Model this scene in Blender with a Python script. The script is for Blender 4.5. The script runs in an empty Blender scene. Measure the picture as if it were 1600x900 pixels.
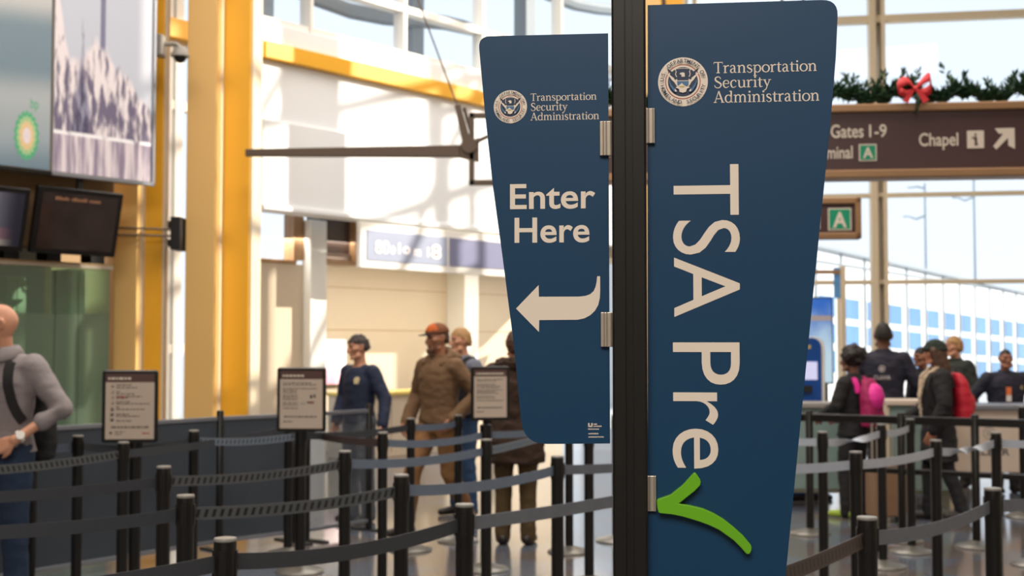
import bpy, bmesh, math, random
from math import sin, cos, tan, pi, radians, sqrt, atan2
from mathutils import Vector, Matrix, Euler, noise
from mathutils.bvhtree import BVHTree
random.seed(7)
C = bpy.context.scene.collection
SC = bpy.context.scene

# ------------------------------------------------------------------ camera, sky, sun, lamps, exposure
F = 2000.0
PITCH = math.atan(90.0 / F)
CAMZ = 1.55
cam = bpy.data.cameras.new('camera')
cam.sensor_width = 36.0
cam.lens = F * 36.0 / 1600.0
cam.dof.use_dof = True
cam.dof.focus_distance = 1.98
cam.dof.aperture_fstop = 7.4
cam.clip_end = 500
cam.clip_start = 0.05
camo = bpy.data.objects.new('camera', cam)
C.objects.link(camo)
camo.location = (0, 0, CAMZ)
camo.rotation_euler = (pi / 2 + PITCH, 0, 0)
SC.camera = camo

SC.view_settings.view_transform = 'Standard'
SC.view_settings.look = 'None'
SC.view_settings.gamma = 1.0
SC.view_settings.use_curve_mapping = False
SC.view_settings.exposure = 0.3

world = bpy.data.worlds.new('sky')
SC.world = world
world.use_nodes = True
wn = world.node_tree.nodes
wl = world.node_tree.links
wn.clear()
w_out = wn.new('ShaderNodeOutputWorld')
w_bg = wn.new('ShaderNodeBackground')
w_tc = wn.new('ShaderNodeTexCoord')
w_sep = wn.new('ShaderNodeSeparateXYZ')
w_ramp = wn.new('ShaderNodeValToRGB')
w_ramp.color_ramp.elements[0].position = 0.0
w_ramp.color_ramp.elements[0].color = (0.87, 0.94, 1.0, 1)
w_ramp.color_ramp.elements[1].position = 0.6
w_ramp.color_ramp.elements[1].color = (0.66, 0.81, 0.98, 1)
w_bg.inputs['Strength'].default_value = 1.02
wl.new(w_tc.outputs['Generated'], w_sep.inputs[0])
wl.new(w_sep.outputs['Z'], w_ramp.inputs[0])
wl.new(w_ramp.outputs[0], w_bg.inputs['Color'])
wl.new(w_bg.outputs[0], w_out.inputs[0])

SUN_EL, SUN_AZ = radians(26), radians(8)     # azimuth measured from +X towards +Y
sl = bpy.data.lights.new('sun', 'SUN')
sl.energy = 6.0
sl.angle = radians(0.6)
sl.color = (1.0, 0.90, 0.75)
so = bpy.data.objects.new('sun', sl)
C.objects.link(so)
SDIR = Vector((cos(SUN_EL) * cos(SUN_AZ), cos(SUN_EL) * sin(SUN_AZ), sin(SUN_EL)))
so.rotation_euler = SDIR.to_track_quat('Z', 'Y').to_euler()
so.location = (20, 8, 12)


def area(name, loc, sx, sy, power, color, rot=(0, 0, 0)):
    l = bpy.data.lights.new(name, 'AREA')
    l.shape = 'RECTANGLE'
    l.size, l.size_y = sx, sy
    l.energy = power
    l.color = color
    o = bpy.data.objects.new(name, l)
    o.location = loc
    o.rotation_euler = rot
    C.objects.link(o)
    return o


WARM = (1.0, 0.91, 0.82)
area('unseen_hall_lamp', (-1.0, -3.5, 6.2), 5, 3, 400, WARM, (radians(35), 0, 0))  # unseen lamp added behind the camera to light the sign's front
area('unseen_hall_lamp', (-3.0, 7.5, 9.3), 6, 4, 420, WARM)
area('unseen_hall_lamp', (4.0, 7.5, 9.3), 6, 4, 420, WARM)
area('recess_fill_lamp', (-1.9, 17.6, 2.92), 4.5, 0.5, 90, (1.0, 0.92, 0.80), (0, 0, atan2(0.771, 0.636)))  # unseen lamp added under the soffit to brighten the recess
area('recess_fill_lamp', (0.6, 20.6, 2.92), 3.0, 0.5, 60, (1.0, 0.92, 0.80), (0, 0, atan2(0.771, 0.636)))  # second unseen lamp added for the recess
area('unseen_hall_lamp', (1.0, 15.0, 9.3), 6, 4, 420, WARM)


# ------------------------------------------------------------------ helpers
def lin(c):
    c = c / 255.0
    return c / 12.92 if c <= 0.04045 else ((c + 0.055) / 1.055) ** 2.4


def rgb(r, g, b):
    return (lin(r), lin(g), lin(b), 1.0)


def ray(u, v):
    dx, dz = (u - 800) / F, (450 - v) / F
    return Vector((dx, cos(PITCH) - sin(PITCH) * dz, sin(PITCH) + cos(PITCH) * dz))


def at(u, v, Y):
    r = ray(u, v)
    return Vector((0, 0, CAMZ)) + r * (Y / r.y)


def onz(u, v, z):
    r = ray(u, v)
    return Vector((0, 0, CAMZ)) + r * ((z - CAMZ) / r.z)


class Plane:
    """a vertical plane through P running along d; pt(t, z, off) walks along, up and off it towards the viewer"""
    def __init__(s, P, ang=None, d=None):
        s.P = Vector((P[0], P[1], 0))
        s.d = Vector((d[0], d[1], 0)).normalized() if d else Vector((cos(ang), sin(ang), 0))
        s.n = Vector((s.d.y, -s.d.x, 0))

    def hit(s, u, v, off=0.0):
        r = ray(u, v)
        o = Vector((0, 0, CAMZ))
        k = ((s.P + s.n * off) - o).dot(s.n) / r.dot(s.n)
        q = o + r * k
        return (q - s.P).dot(s.d), q.z

    def t(s, u, off=0.0):
        return s.hit(u, 540, off)[0]

    def pt(s, t, z, off=0.0):
        q = s.P + s.d * t + s.n * off
        return Vector((q.x, q.y, z))

    def mat(s):
        m = Matrix.Identity(4)
        for i in range(3):
            m[i][0] = s.d[i]
            m[i][1] = -s.n[i]
        m.translation = s.P
        return m


def material(name, col, rough=0.5, metal=0.0, var=0.06, scale=12.0, bump=0.0, spec=0.5, emit=0.0, coat=0.0):
    m = bpy.data.materials.new(name)
    m.use_nodes = True
    nt = m.node_tree
    b = nt.nodes['Principled BSDF']
    b.inputs['Roughness'].default_value = rough
    b.inputs['Metallic'].default_value = metal
    b.inputs['Specular IOR Level'].default_value = spec
    b.inputs['Coat Weight'].default_value = coat
    tc = nt.nodes.new('ShaderNodeTexCoord')
    nz = nt.nodes.new('ShaderNodeTexNoise')
    nz.inputs['Scale'].default_value = scale
    nz.inputs['Detail'].default_value = 3.0
    nt.links.new(tc.outputs['Object'], nz.inputs['Vector'])
    mx = nt.nodes.new('ShaderNodeMix')
    mx.data_type = 'RGBA'
    mx.inputs[6].default_value = tuple(c * (1 - var) for c in col[:3]) + (1,)
    mx.inputs[7].default_value = tuple(min(1, c * (1 + var)) for c in col[:3]) + (1,)
    nt.links.new(nz.outputs['Fac'], mx.inputs[0])
    nt.links.new(mx.outputs[2], b.inputs['Base Color'])
    if emit:
        nt.links.new(mx.outputs[2], b.inputs['Emission Color'])
        b.inputs['Emission Strength'].default_value = emit
    if bump:
        bp = nt.nodes.new('ShaderNodeBump')
        bp.inputs['Strength'].default_value = bump
        bp.inputs['Distance'].default_value = 0.01
        nt.links.new(nz.outputs['Fac'], bp.inputs['Height'])
        nt.links.new(bp.outputs[0], b.inputs['Normal'])
    return m


def glass_mat(name, tint, refl=0.08, rough=0.02, body=0.0, body_col=(1, 1, 1, 1)):
    """thin pane: mostly clear, a little mirror, optionally a milky body"""
    m = bpy.data.materials.new(name)
    m.use_nodes = True
    nt = m.node_tree
    nt.nodes.clear()
    out = nt.nodes.new('ShaderNodeOutputMaterial')
    tr = nt.nodes.new('ShaderNodeBsdfTransparent')
    tr.inputs[0].default_value = tint
    gl = nt.nodes.new('ShaderNodeBsdfGlossy')
    gl.inputs['Roughness'].default_value = rough
    mx = nt.nodes.new('ShaderNodeMixShader')
    mx.inputs[0].default_value = refl
    nt.links.new(tr.outputs[0], mx.inputs[1])
    nt.links.new(gl.outputs[0], mx.inputs[2])
    last = mx
    if body:
        df = nt.nodes.new('ShaderNodeBsdfPrincipled')
        df.inputs['Base Color'].default_value = body_col
        df.inputs['Roughness'].default_value = 0.3
        m2 = nt.nodes.new('ShaderNodeMixShader')
        m2.inputs[0].default_value = body
        nt.links.new(mx.outputs[0], m2.inputs[1])
        nt.links.new(df.outputs[0], m2.inputs[2])
        last = m2
    nt.links.new(last.outputs[0], out.inputs[0])
    return m


class MB:
    def __init__(s):
        s.v, s.f, s.m, s.sm = [], [], [], []
        s.uv = None

    def add(s, vs, fs, mi=0, smooth=False):
        o = len(s.v)
        s.v += [Vector(p) for p in vs]
        for f in fs:
            s.f.append([i + o for i in f])
            s.m.append(mi)
            s.sm.append(smooth)
        return s

    def hexa(s, p, mi=0):
        """8 corners: bottom ring 0-3, top ring 4-7"""
        return s.add(p, [(3, 2, 1, 0), (4, 5, 6, 7), (0, 1, 5, 4), (1, 2, 6, 5), (2, 3, 7, 6), (3, 0, 4, 7)], mi)

    def box(s, a, b, mi=0):
        x0, y0, z0 = a
        x1, y1, z1 = b
        return s.hexa([(x0, y0, z0), (x1, y0, z0), (x1, y1, z0), (x0, y1, z0),
                       (x0, y0, z1), (x1, y0, z1), (x1, y1, z1), (x0, y1, z1)], mi)

    def pbox(s, pl, t0, t1, z0, z1, o0, o1, mi=0):
        return s.hexa([pl.pt(t0, z0, o1), pl.pt(t1, z0, o1), pl.pt(t1, z0, o0), pl.pt(t0, z0, o0),
                       pl.pt(t0, z1, o1), pl.pt(t1, z1, o1), pl.pt(t1, z1, o0), pl.pt(t0, z1, o0)], mi)

    def rbox(s, a, b, r, mi=0, n=4, axis='z'):
        """box with rounded vertical (axis) edges and softened rims"""
        x0, y0, z0 = a
        x1, y1, z1 = b
        if axis == 'y':
            x0, y0, z0, x1, y1, z1 = x0, z0, y0, x1, z1, y1
        pts = []
        for cx, cy, a0 in ((x1 - r, y1 - r, 0), (x0 + r, y1 - r, 90), (x0 + r, y0 + r, 180), (x1 - r, y0 + r, 270)):
            for i in range(n + 1):
                t = radians(a0 + 90 * i / n)
                pts.append((cx + r * cos(t), cy + r * sin(t)))
        k = len(pts)
        cx, cy = (x0 + x1) / 2, (y0 + y1) / 2
        e = min(r * 0.4, (z1 - z0) * 0.3)
        fx, fy = 1 - e / max((x1 - x0) / 2, 1e-4), 1 - e / max((y1 - y0) / 2, 1e-4)
        rings = [(z0, fx, fy), (z0 + e, 1, 1), (z1 - e, 1, 1), (z1, fx, fy)]
        vs = []
        for z, gx, gy in rings:
            for (px, py) in pts:
                q = (cx + (px - cx) * gx, cy + (py - cy) * gy, z)
                if axis == 'y':
                    q = (q[0], q[2], q[1])
                vs.append(q)
        fs = []
        for j in range(3):
            for i in range(k):
                i2 = (i + 1) % k
                fs.append((j * k + i, j * k + i2, (j + 1) * k + i2, (j + 1) * k + i))
        fs.append(tuple(range(k))[::-1])
        fs.append(tuple(3 * k + i for i in range(k)))
        if axis == 'y':
            fs = [f[::-1] for f in fs]
        return s.add(vs, fs, mi, True)

    def prism(s, poly, M, h0, h1, mi=0, smooth=False, mi_side=None):
        """poly in (x,z) of frame M; extruded along frame -y (towards the viewer) from h0 to h1"""
        k = len(poly)
        ar = sum(poly[i][0] * poly[(i + 1) % k][1] - poly[(i + 1) % k][0] * poly[i][1] for i in range(k))
        if ar < 0:
            poly = poly[::-1]
        vs = [M @ Vector((x, -h0, z)) for x, z in poly] + [M @ Vector((x, -h1, z)) for x, z in poly]
        s.add(vs, [tuple(range(k, 2 * k)), tuple(range(k))[::-1]], mi)
        n0 = len(s.v) - 2 * k
        for i in range(k):
            j = (i + 1) % k
            s.f.append([n0 + i, n0 + j, n0 + k + j, n0 + k + i])
            s.m.append(mi if mi_side is None else mi_side)
            s.sm.append(smooth)
        return s

    def loft(s, rings, mi=0, cap=True, smooth=True):
        k = len(rings[0])
        vs = [p for r in rings for p in r]
        fs = []
        for j in range(len(rings) - 1):
            for i in range(k):
                i2 = (i + 1) % k
                fs.append((j * k + i, j * k + i2, (j + 1) * k + i2, (j + 1) * k + i))
        if cap:
            fs.append(tuple(range(k))[::-1])
            fs.append(tuple((len(rings) - 1) * k + i for i in range(k)))
        return s.add(vs, fs, mi, smooth)

    def ell(s, rings, mi=0, k=20):
        """rings of (cx,cy,cz,rx,ry) stacked upward"""
        return s.loft([[(cx + rx * cos(2 * pi * i / k), cy + ry * sin(2 * pi * i / k), cz) for i in range(k)]
                       for cx, cy, cz, rx, ry in rings], mi)

    def lathe(s, prof, c=(0, 0, 0), n=24, mi=0):
        rings = [[(c[0] + r * cos(2 * pi * i / n), c[1] + r * sin(2 * pi * i / n), c[2] + z) for i in range(n)] for r, z in prof]
        return s.loft(rings, mi)

    def tube(s, pts, rad, n=10, mi=0, balls=False):
        pts = [Vector(p) for p in pts]
        if not hasattr(rad, '__len__'):
            rad = [rad] * len(pts)
        rings = []
        up = None
        for i, p in enumerate(pts):
            a = pts[max(i - 1, 0)]
            b = pts[min(i + 1, len(pts) - 1)]
            t = (b - a).normalized()
            if up is None:
                up = Vector((0, 0, 1)) if abs(t.z) < 0.9 else Vector((0, 1, 0))
            x = t.cross(up).normalized()
            y = x.cross(t).normalized()
            up = y
            rings.append([p + x * (rad[i] * cos(2 * pi * k / n)) + y * (rad[i] * sin(2 * pi * k / n)) for k in range(n)])
        rings = [r[::-1] for r in rings]
        s.loft(rings, mi)
        if balls:
            for p, r in zip(pts, rad):
                s.ball(p, (r, r, r), mi, 8, 10)
        return s

    def ball(s, c, r, mi=0, nl=10, nk=14, fn=None, M=None):
        c = Vector(c)
        vs = []
        for j in range(1, nl):
            th = pi * j / nl
            for i in range(nk):
                ph = 2 * pi * i / nk
                vs.append(Vector((sin(th) * cos(ph), sin(th) * sin(ph), -cos(th))))
        vs += [Vector((0, 0, -1)), Vector((0, 0, 1))]
        out = []
        for d in vs:
            p = fn(d) if fn else Vector((d.x * r[0], d.y * r[1], d.z * r[2]))
            if M:
                p = M @ p
            out.append(c + p)
        fs = []
        for j in range(nl - 2):
            for i in range(nk):
                i2 = (i + 1) % nk
                fs.append((j * nk + i, j * nk + i2, (j + 1) * nk + i2, (j + 1) * nk + i))
        b, t = len(vs) - 2, len(vs) - 1
        for i in range(nk):
            i2 = (i + 1) % nk
            fs.append((b, i2, i))
            fs.append((t, (nl - 2) * nk + i, (nl - 2) * nk + i2))
        return s.add(out, fs, mi, True)

    def mesh(s, name):
        me = bpy.data.meshes.new(name)
        me.from_pydata([tuple(p) for p in s.v], [], s.f)
        me.polygons.foreach_set('material_index', s.m)
        me.polygons.foreach_set('use_smooth', s.sm)
        if s.uv:
            l = me.uv_layers.new(name='UVMap')
            for lp in me.loops:
                l.data[lp.index].uv = s.uv[lp.vertex_index]
        me.update()
        return me

    def build(s, name, mats, parent=None, loc=None, rot=None, bevel=0.0, sharp=35):
        me = s.mesh(name)
        for m in (mats if isinstance(mats, (list, tuple)) else [mats]):
            me.materials.append(m)
        if any(s.sm):
            me.set_sharp_from_angle(angle=radians(sharp))
        o = bpy.data.objects.new(name, me)
        C.objects.link(o)
        if parent:
            o.parent = parent
        if loc is not None:
            o.location = loc
        if rot is not None:
            o.rotation_euler = rot
        if bevel:
            b = o.modifiers.new('bevel', 'BEVEL')
            b.width = bevel
            b.segments = 2
            b.limit_method = 'ANGLE'
            b.angle_limit = radians(40)
        return o


def tag(o, label=None, cat=None, group=None, kind=None):
    if label: o['label'] = label
    if cat: o['category'] = cat
    if group: o['group'] = group
    if kind: o['kind'] = kind
    return o


def empty(name, label, cat, loc=(0, 0, 0), rz=0.0, group=None, mat=None):
    o = bpy.data.objects.new(name, None)
    o.empty_display_size = 0.1
    C.objects.link(o)
    if mat is not None:
        o.matrix_world = mat
    else:
        o.location = loc
        o.rotation_euler = (0, 0, rz)
    return tag(o, label, cat, group)


def struct(o):
    o['kind'] = 'structure'
    return o


def evaluated(o):
    dg = bpy.context.evaluated_depsgraph_get()
    me = bpy.data.meshes.new_from_object(o.evaluated_get(dg))
    return me


def remeshed(mb, name, mats, parent, voxel=0.012, smooth=4, disp=0.0, dscale=0.12):
    me = mb.mesh(name)
    t = bpy.data.objects.new('work', me)
    C.objects.link(t)
    r = t.modifiers.new('r', 'REMESH')
    r.mode = 'VOXEL'
    r.voxel_size = voxel
    if smooth:
        q = t.modifiers.new('s', 'SMOOTH')
        q.factor = 0.5
        q.iterations = smooth
    m2 = evaluated(t)
    bpy.data.objects.remove(t)
    if disp:
        nn = [v.normal.copy() for v in m2.vertices]
        for v, n in zip(m2.vertices, nn):
            p = v.co
            a = noise.noise(Vector((p.x / dscale, p.y / dscale, p.z / (dscale * 0.5))))
            b = noise.noise(Vector((p.x / (dscale * 0.4) + 5, p.y / (dscale * 0.4), p.z / (dscale * 0.25))))
            v.co = p + n * disp * (a + 0.5 * b)
    m2.polygons.foreach_set('use_smooth', [True] * len(m2.polygons))
    m2.materials.clear()
    for m in (mats if isinstance(mats, (list, tuple)) else [mats]):
        m2.materials.append(m)
    m2.name = name
    o = bpy.data.objects.new(name, m2)
    C.objects.link(o)
    o.parent = parent
    return o


_tcache = {}


def text_geo(body, weight=0.0):
    """outlines of the built-in font filled to triangles: verts in (x,y), faces"""
    key = (body, weight)
    if key not in _tcache:
        cu = bpy.data.curves.new('t', 'FONT')
        cu.body = body
        cu.offset = weight
        cu.resolution_u = 6
        o = bpy.data.objects.new('t', cu)
        C.objects.link(o)
        bpy.context.view_layer.update()
        me = evaluated(o)
        _tcache[key] = ([(v.co.x, v.co.y) for v in me.vertices], [tuple(p.vertices) for p in me.polygons])
        bpy.data.objects.remove(o)
    return _tcache[key]


def fit(vs, x0, x1, z0, z1):
    ax, bx = min(v[0] for v in vs), max(v[0] for v in vs)
    ay, by = min(v[1] for v in vs), max(v[1] for v in vs)
    return [(x0 + (v[0] - ax) / (bx - ax) * (x1 - x0), z0 + (v[1] - ay) / (by - ay) * (z1 - z0)) for v in vs]


def add_flat(mb, vs, fs, M, h, mi=0):
    mb.add([M @ Vector((x, -h, z)) for x, z in vs], fs, mi)


def add_text(mb, body, M, h, x0, x1, z0, z1, mi=0, weight=0.0, turn=False):
    """fit text into the rectangle; turn = reads downward"""
    vs, fs = text_geo(body, weight)
    if turn:
        vs = [(y, -x) for x, y in vs]
    add_flat(mb, fit(vs, x0, x1, z0, z1), fs, M, h, mi)


# ---- a serif alphabet of strokes for the agency lettering
def cat(pts, n=6, closed=False):
    out = []
    k = len(pts)
    rng = range(k if closed else k - 1)
    for i in rng:
        if closed:
            p0, p1, p2, p3 = pts[(i - 1) % k], pts[i], pts[(i + 1) % k], pts[(i + 2) % k]
        else:
            p0, p1, p2, p3 = pts[max(i - 1, 0)], pts[i], pts[i + 1], pts[min(i + 2, k - 1)]
        for j in range(n):
            t = j / n
            out.append(tuple(0.5 * (2 * b + (c - a) * t + (2 * a - 5 * b + 4 * c - d) * t * t + (-a + 3 * b - 3 * c + d) * t ** 3)
                             for a, b, c, d in zip(p0, p1, p2, p3)))
    if not closed:
        out.append(tuple(pts[-1]))
    return out


def stroke(pts, smooth=True, closed=False):
    """pts (x,y,w) -> quads"""
    if smooth:
        pts = cat(pts, 6, closed)
    k = len(pts)
    L, R = [], []
    for i, (x, y, w) in enumerate(pts):
        a = pts[(i - 1) % k] if closed else pts[max(i - 1, 0)]
        b = pts[(i + 1) % k] if closed else pts[min(i + 1, k - 1)]
        tx, ty = b[0] - a[0], b[1] - a[1]
        l = math.hypot(tx, ty) or 1
        nx, ny = -ty / l, tx / l
        L.append((x + nx * w / 2, y + ny * w / 2))
        R.append((x - nx * w / 2, y - ny * w / 2))
    vs = L + R
    fs = []
    for i in range(k if closed else k - 1):
        j = (i + 1) % k
        fs.append((k + i, k + j, j, i))
    return vs, fs


W, T_ = 0.092, 0.045


def ring(cx, cy, rx, ry):
    return [(cx + rx * cos(t), cy + ry * sin(t), T_ + (W - T_) * abs(cos(t)) ** 1.3) for t in [2 * pi * i / 12 for i in range(12)]]


def stem(x, y0, y1):
    return ([(x, y0, W), (x, y1, W)], False, False)


def serif(x0, x1, y):
    return ([(x0, y, 0.042), (x1, y, 0.042)], False, False)


def flag(x, y):
    return ([(x - 0.10, y - 0.045, 0.035), (x + 0.02, y - 0.005, 0.05)], False, False)


GL = {
    'T': (0.64, [stem(.32, .02, .68), serif(.20, .44, .021), ([(.04, .675, .05), (.60, .675, .05)], False, False),
                 ([(.045, .70, .03), (.03, .56, .02)], False, False), ([(.595, .70, .03), (.61, .56, .02)], False, False)]),
    'S': (0.54, [([(.44, .55, .05), (.38, .66, .05), (.26, .69, .06), (.13, .64, .08), (.10, .53, .09), (.17, .43, .1), (.32, .34, .1), (.44, .25, .095), (.46, .15, .085), (.37, .03, .06), (.24, 0, .045), (.11, .05, .045), (.05, .17, .05)], True, False)]),
    'A': (0.70, [([(.33, .70, .05), (.09, .02, .045)], False, False), ([(.33, .71, .09), (.59, .02, .1)], False, False),
                 serif(0, .20, .021), serif(.48, .71, .021), ([(.17, .24, .045), (.50, .24, .045)], False, False)]),
    'r': (0.41, [stem(.13, .02, .46), serif(.03, .25, .021), flag(.10, .47), ([(.15, .33, .04), (.22, .42, .05), (.30, .455, .07), (.38, .44, .085)], True, False)]),
    'a': (0.50, [([(.07, .37, .08), (.12, .45, .05), (.21, .475, .05), (.31, .42, .08), (.335, .30, .09)], True, False), stem(.335, .07, .32),
                 ([(.33, .29, .04), (.18, .25, .05), (.085, .16, .09), (.11, .05, .08), (.20, .012, .045), (.33, .09, .04)], True, False),
                 ([(.335, .08, .09), (.37, .03, .06), (.46, .03, .035)], True, False)]),
    'n': (0.60, [stem(.13, .02, .46), serif(.03, .24, .021), flag(.10, .47), ([(.15, .33, .04), (.24, .44, .05), (.36, .46, .07), (.445, .37, .09), (.455, .25, W)], True, False), stem(.455, .02, .26), serif(.35, .56, .021)]),
    's': (0.42, [([(.34, .37, .04), (.28, .455, .045), (.18, .47, .05), (.09, .42, .07), (.10, .32, .08), (.22, .245, .09), (.33, .18, .08), (.34, .08, .07), (.26, .01, .05), (.15, .01, .04), (.05, .11, .04)], True, False)]),
    'p': (0.57, [stem(.13, -.20, .46), serif(.03, .26, -.20), flag(.10, .47), (ring(.30, .235, .19, .225), True, True)]),
    'o': (0.54, [(ring(.27, .235, .215, .225), True, True)]),
    't': (0.35, [([(.15, .60, .05), (.15, .45, W), (.15, .12, W), (.19, .025, .07), (.32, .045, .035)], True, False), ([(.02, .45, .042), (.32, .45, .042)], False, False)]),
    'i': (0.29, [stem(.15, .02, .46), serif(.04, .26, .021), flag(.12, .47), ([(.09, .63, .1), (.20, .63, .1)], False, False)]),
    'e': (0.48, [([(.07, .26, .042), (.41, .26, .042)], False, False), ([(.41, .26, .07), (.38, .41, .06), (.25, .465, .045), (.12, .40, .075), (.07, .24, .092), (.13, .07, .08), (.25, .01, .055), (.42, .09, .035)], True, False)]),
    'c': (0.46, [([(.40, .36, .09), (.34, .445, .06), (.24, .465, .045), (.11, .39, .08), (.07, .235, .092), (.12, .07, .08), (.24, .01, .05), (.40, .09, .035)], True, False)]),
    'u': (0.59, [([(.13, .46, W), (.13, .20, W), (.16, .06, .08), (.26, .012, .055), (.36, .04, .045), (.43, .12, .04)], True, False), serif(.02, .15, .45), stem(.45, .02, .46), serif(.34, .47, .45), serif(.45, .57, .021)]),
    'y': (0.53, [([(.10, .45, .09), (.27, .05, .07)], False, False), ([(.42, .45, .045), (.25, .02, .05), (.17, -.15, .05), (.06, -.19, .06)], True, False), serif(0, .20, .45), serif(.33, .52, .45)]),
    'd': (0.59, [stem(.44, .02, .70), serif(.45, .56, .021), flag(.41, .71), (ring(.26, .235, .19, .225), True, True)]),
    'm': (0.89, [stem(.13, .02, .46), serif(.03, .24, .021), flag(.10, .47), ([(.15, .33, .04), (.23, .44, .05), (.34, .46, .07), (.425, .37, .09), (.43, .25, W)], True, False), stem(.43, .02, .26), serif(.34, .53, .021),
                 ([(.45, .33, .04), (.53, .44, .05), (.64, .46, .07), (.725, .37, .09), (.735, .25, W)], True, False), stem(.735, .02, .26), serif(.64, .84, .021)]),
}


def serif_text(mb, body, M, h, x0, x1, zb, cap, mi=0):
    """serif line: baseline zb, capital height cap, squeezed to run from x0 to x1"""
    vs, fs, x = [], [], 0.0
    for ch in body:
        adv, strokes = GL[ch]
        for pts, smooth, closed in strokes:
            v, f = stroke(pts, smooth, closed)
            o = len(vs)
            vs += [(x + p[0], p[1]) for p in v]
            fs += [tuple(i + o for i in q) for q in f]
        x += adv
    ax, bx = min(v[0] for v in vs), max(v[0] for v in vs)
    vs = [(x0 + (v[0] - ax) / (bx - ax) * (x1 - x0), zb + v[1] * cap / 0.70) for v in vs]
    add_flat(mb, vs, fs, M, h, mi)


# ------------------------------------------------------------------ materials
M = {}
M['wall_white'] = material('wall_white', rgb(230, 235, 240), 0.6, var=0.02, scale=2)
M['wall_beige'] = material('wall_beige', rgb(205, 190, 168), 0.6, var=0.03, scale=3)
M['wall_tan'] = material('wall_tan', rgb(170, 140, 100), 0.6, var=0.05, scale=3)
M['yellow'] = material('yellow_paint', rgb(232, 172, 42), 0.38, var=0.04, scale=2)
M['yellow_pale'] = material('yellow_paint_dim_lit', rgb(228, 186, 116), 0.4, var=0.03, scale=2)  # yellow paint in dim warm light, that light put into the colour
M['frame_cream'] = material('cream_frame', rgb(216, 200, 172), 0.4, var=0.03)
M['frame_white'] = material('white_frame', rgb(236, 236, 232), 0.4, var=0.02)
M['ceiling'] = material('ceiling_paint', rgb(215, 208, 196), 0.8, var=0.03, scale=1)
M['black'] = material('black_powder_coat', rgb(24, 22, 21), 0.34, var=0.15, scale=60)
M['black_post'] = material('black_post', rgb(17, 16, 15), 0.36, var=0.15, scale=40)
M['black_matte'] = material('black_matte', rgb(20, 20, 21), 0.6, var=0.1)
M['base_grey'] = material('grey_base', rgb(120, 118, 112), 0.35, metal=0.5, var=0.06)
M['rim_grey'] = material('worn_grey_rim', rgb(140, 138, 132), 0.45, var=0.25, scale=90)
M['alu'] = material('brushed_aluminium', rgb(190, 180, 166), 0.38, metal=0.6, var=0.08, scale=50)
M['alu_rail'] = material('rail_aluminium', rgb(150, 155, 165), 0.35, metal=0.6, var=0.05)
M['navy'] = material('navy_panel', rgb(6, 57, 90), 0.42, var=0.05, scale=6, spec=0.4)
M['panel_edge'] = material('white_panel_edge', rgb(225, 222, 214), 0.5, var=0.03)
M['cream'] = material('cream_lettering', rgb(226, 214, 198), 0.5, var=0.02)
M['seal_red'] = material('seal_red', rgb(168, 62, 44), 0.5)
M['seal_navy'] = material('seal_navy', rgb(28, 46, 74), 0.5)
M['seal_blue'] = material('seal_blue', rgb(64, 110, 150), 0.5)
M['seal_gold'] = material('seal_gold', rgb(190, 170, 100), 0.5)
M['green'] = material('green_check', rgb(104, 176, 26), 0.35, var=0.04, coat=0.2)
M['brown_sign'] = material('brown_sign', rgb(74, 48, 48), 0.45, var=0.04)
M['tan_frame'] = material('tan_frame', rgb(160, 124, 88), 0.4, metal=0.2, var=0.12, scale=5)
M['sign_green'] = material('sign_green', rgb(0, 150, 110), 0.5)
M['pine'] = material('pine_green', rgb(24, 62, 36), 0.6, var=0.5, scale=14)
M['pine_light'] = material('pine_light', rgb(70, 110, 46), 0.6, var=0.3, scale=14)
M['bow_red'] = material('bow_red', rgb(205, 36, 44), 0.5)
M['strut'] = material('strut_brown', rgb(96, 80, 68), 0.5, metal=0.2)
M['grey_box'] = material('grey_plastic', rgb(150, 146, 140), 0.5)
M['screen_frame'] = material('screen_frame', rgb(14, 14, 16), 0.3)
M['outdoor_white'] = material('outdoor_white', rgb(222, 222, 222), 0.6, var=0.03)
M['outdoor_grey'] = material('outdoor_grey', rgb(150, 158, 166), 0.6, var=0.05)
M['outdoor_glass'] = material('outdoor_glass', rgb(96, 140, 190), 0.15, var=0.35, scale=0.4)
M['apron'] = material('apron_concrete', rgb(188, 188, 186), 0.8, var=0.06, scale=0.3)
M['glass'] = glass_mat('window_glass', (0.97, 0.985, 1.0, 1), 0.012)
M['glass_green'] = glass_mat('green_glass', (0.58, 0.82, 0.72, 1), 0.10, 0.03, 0.10, rgb(110, 150, 132))
M['glass_teal'] = glass_mat('pale_teal_glass', (0.80, 0.92, 0.90, 1), 0.08, 0.05, 0.4, rgb(176, 200, 196))
M['glass_frost'] = glass_mat('frosted_green_glass', (0.55, 0.72, 0.62, 1), 0.05, 0.15, 0.6, rgb(112, 132, 112))
M['acrylic'] = glass_mat('smoky_acrylic', (0.80, 0.84, 0.88, 1), 0.08, 0.05, 0.12, rgb(120, 128, 138))
M['screen_cloth'] = material('charcoal_screen_cloth', rgb(62, 70, 80), 0.45, var=0.12, scale=8)

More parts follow.
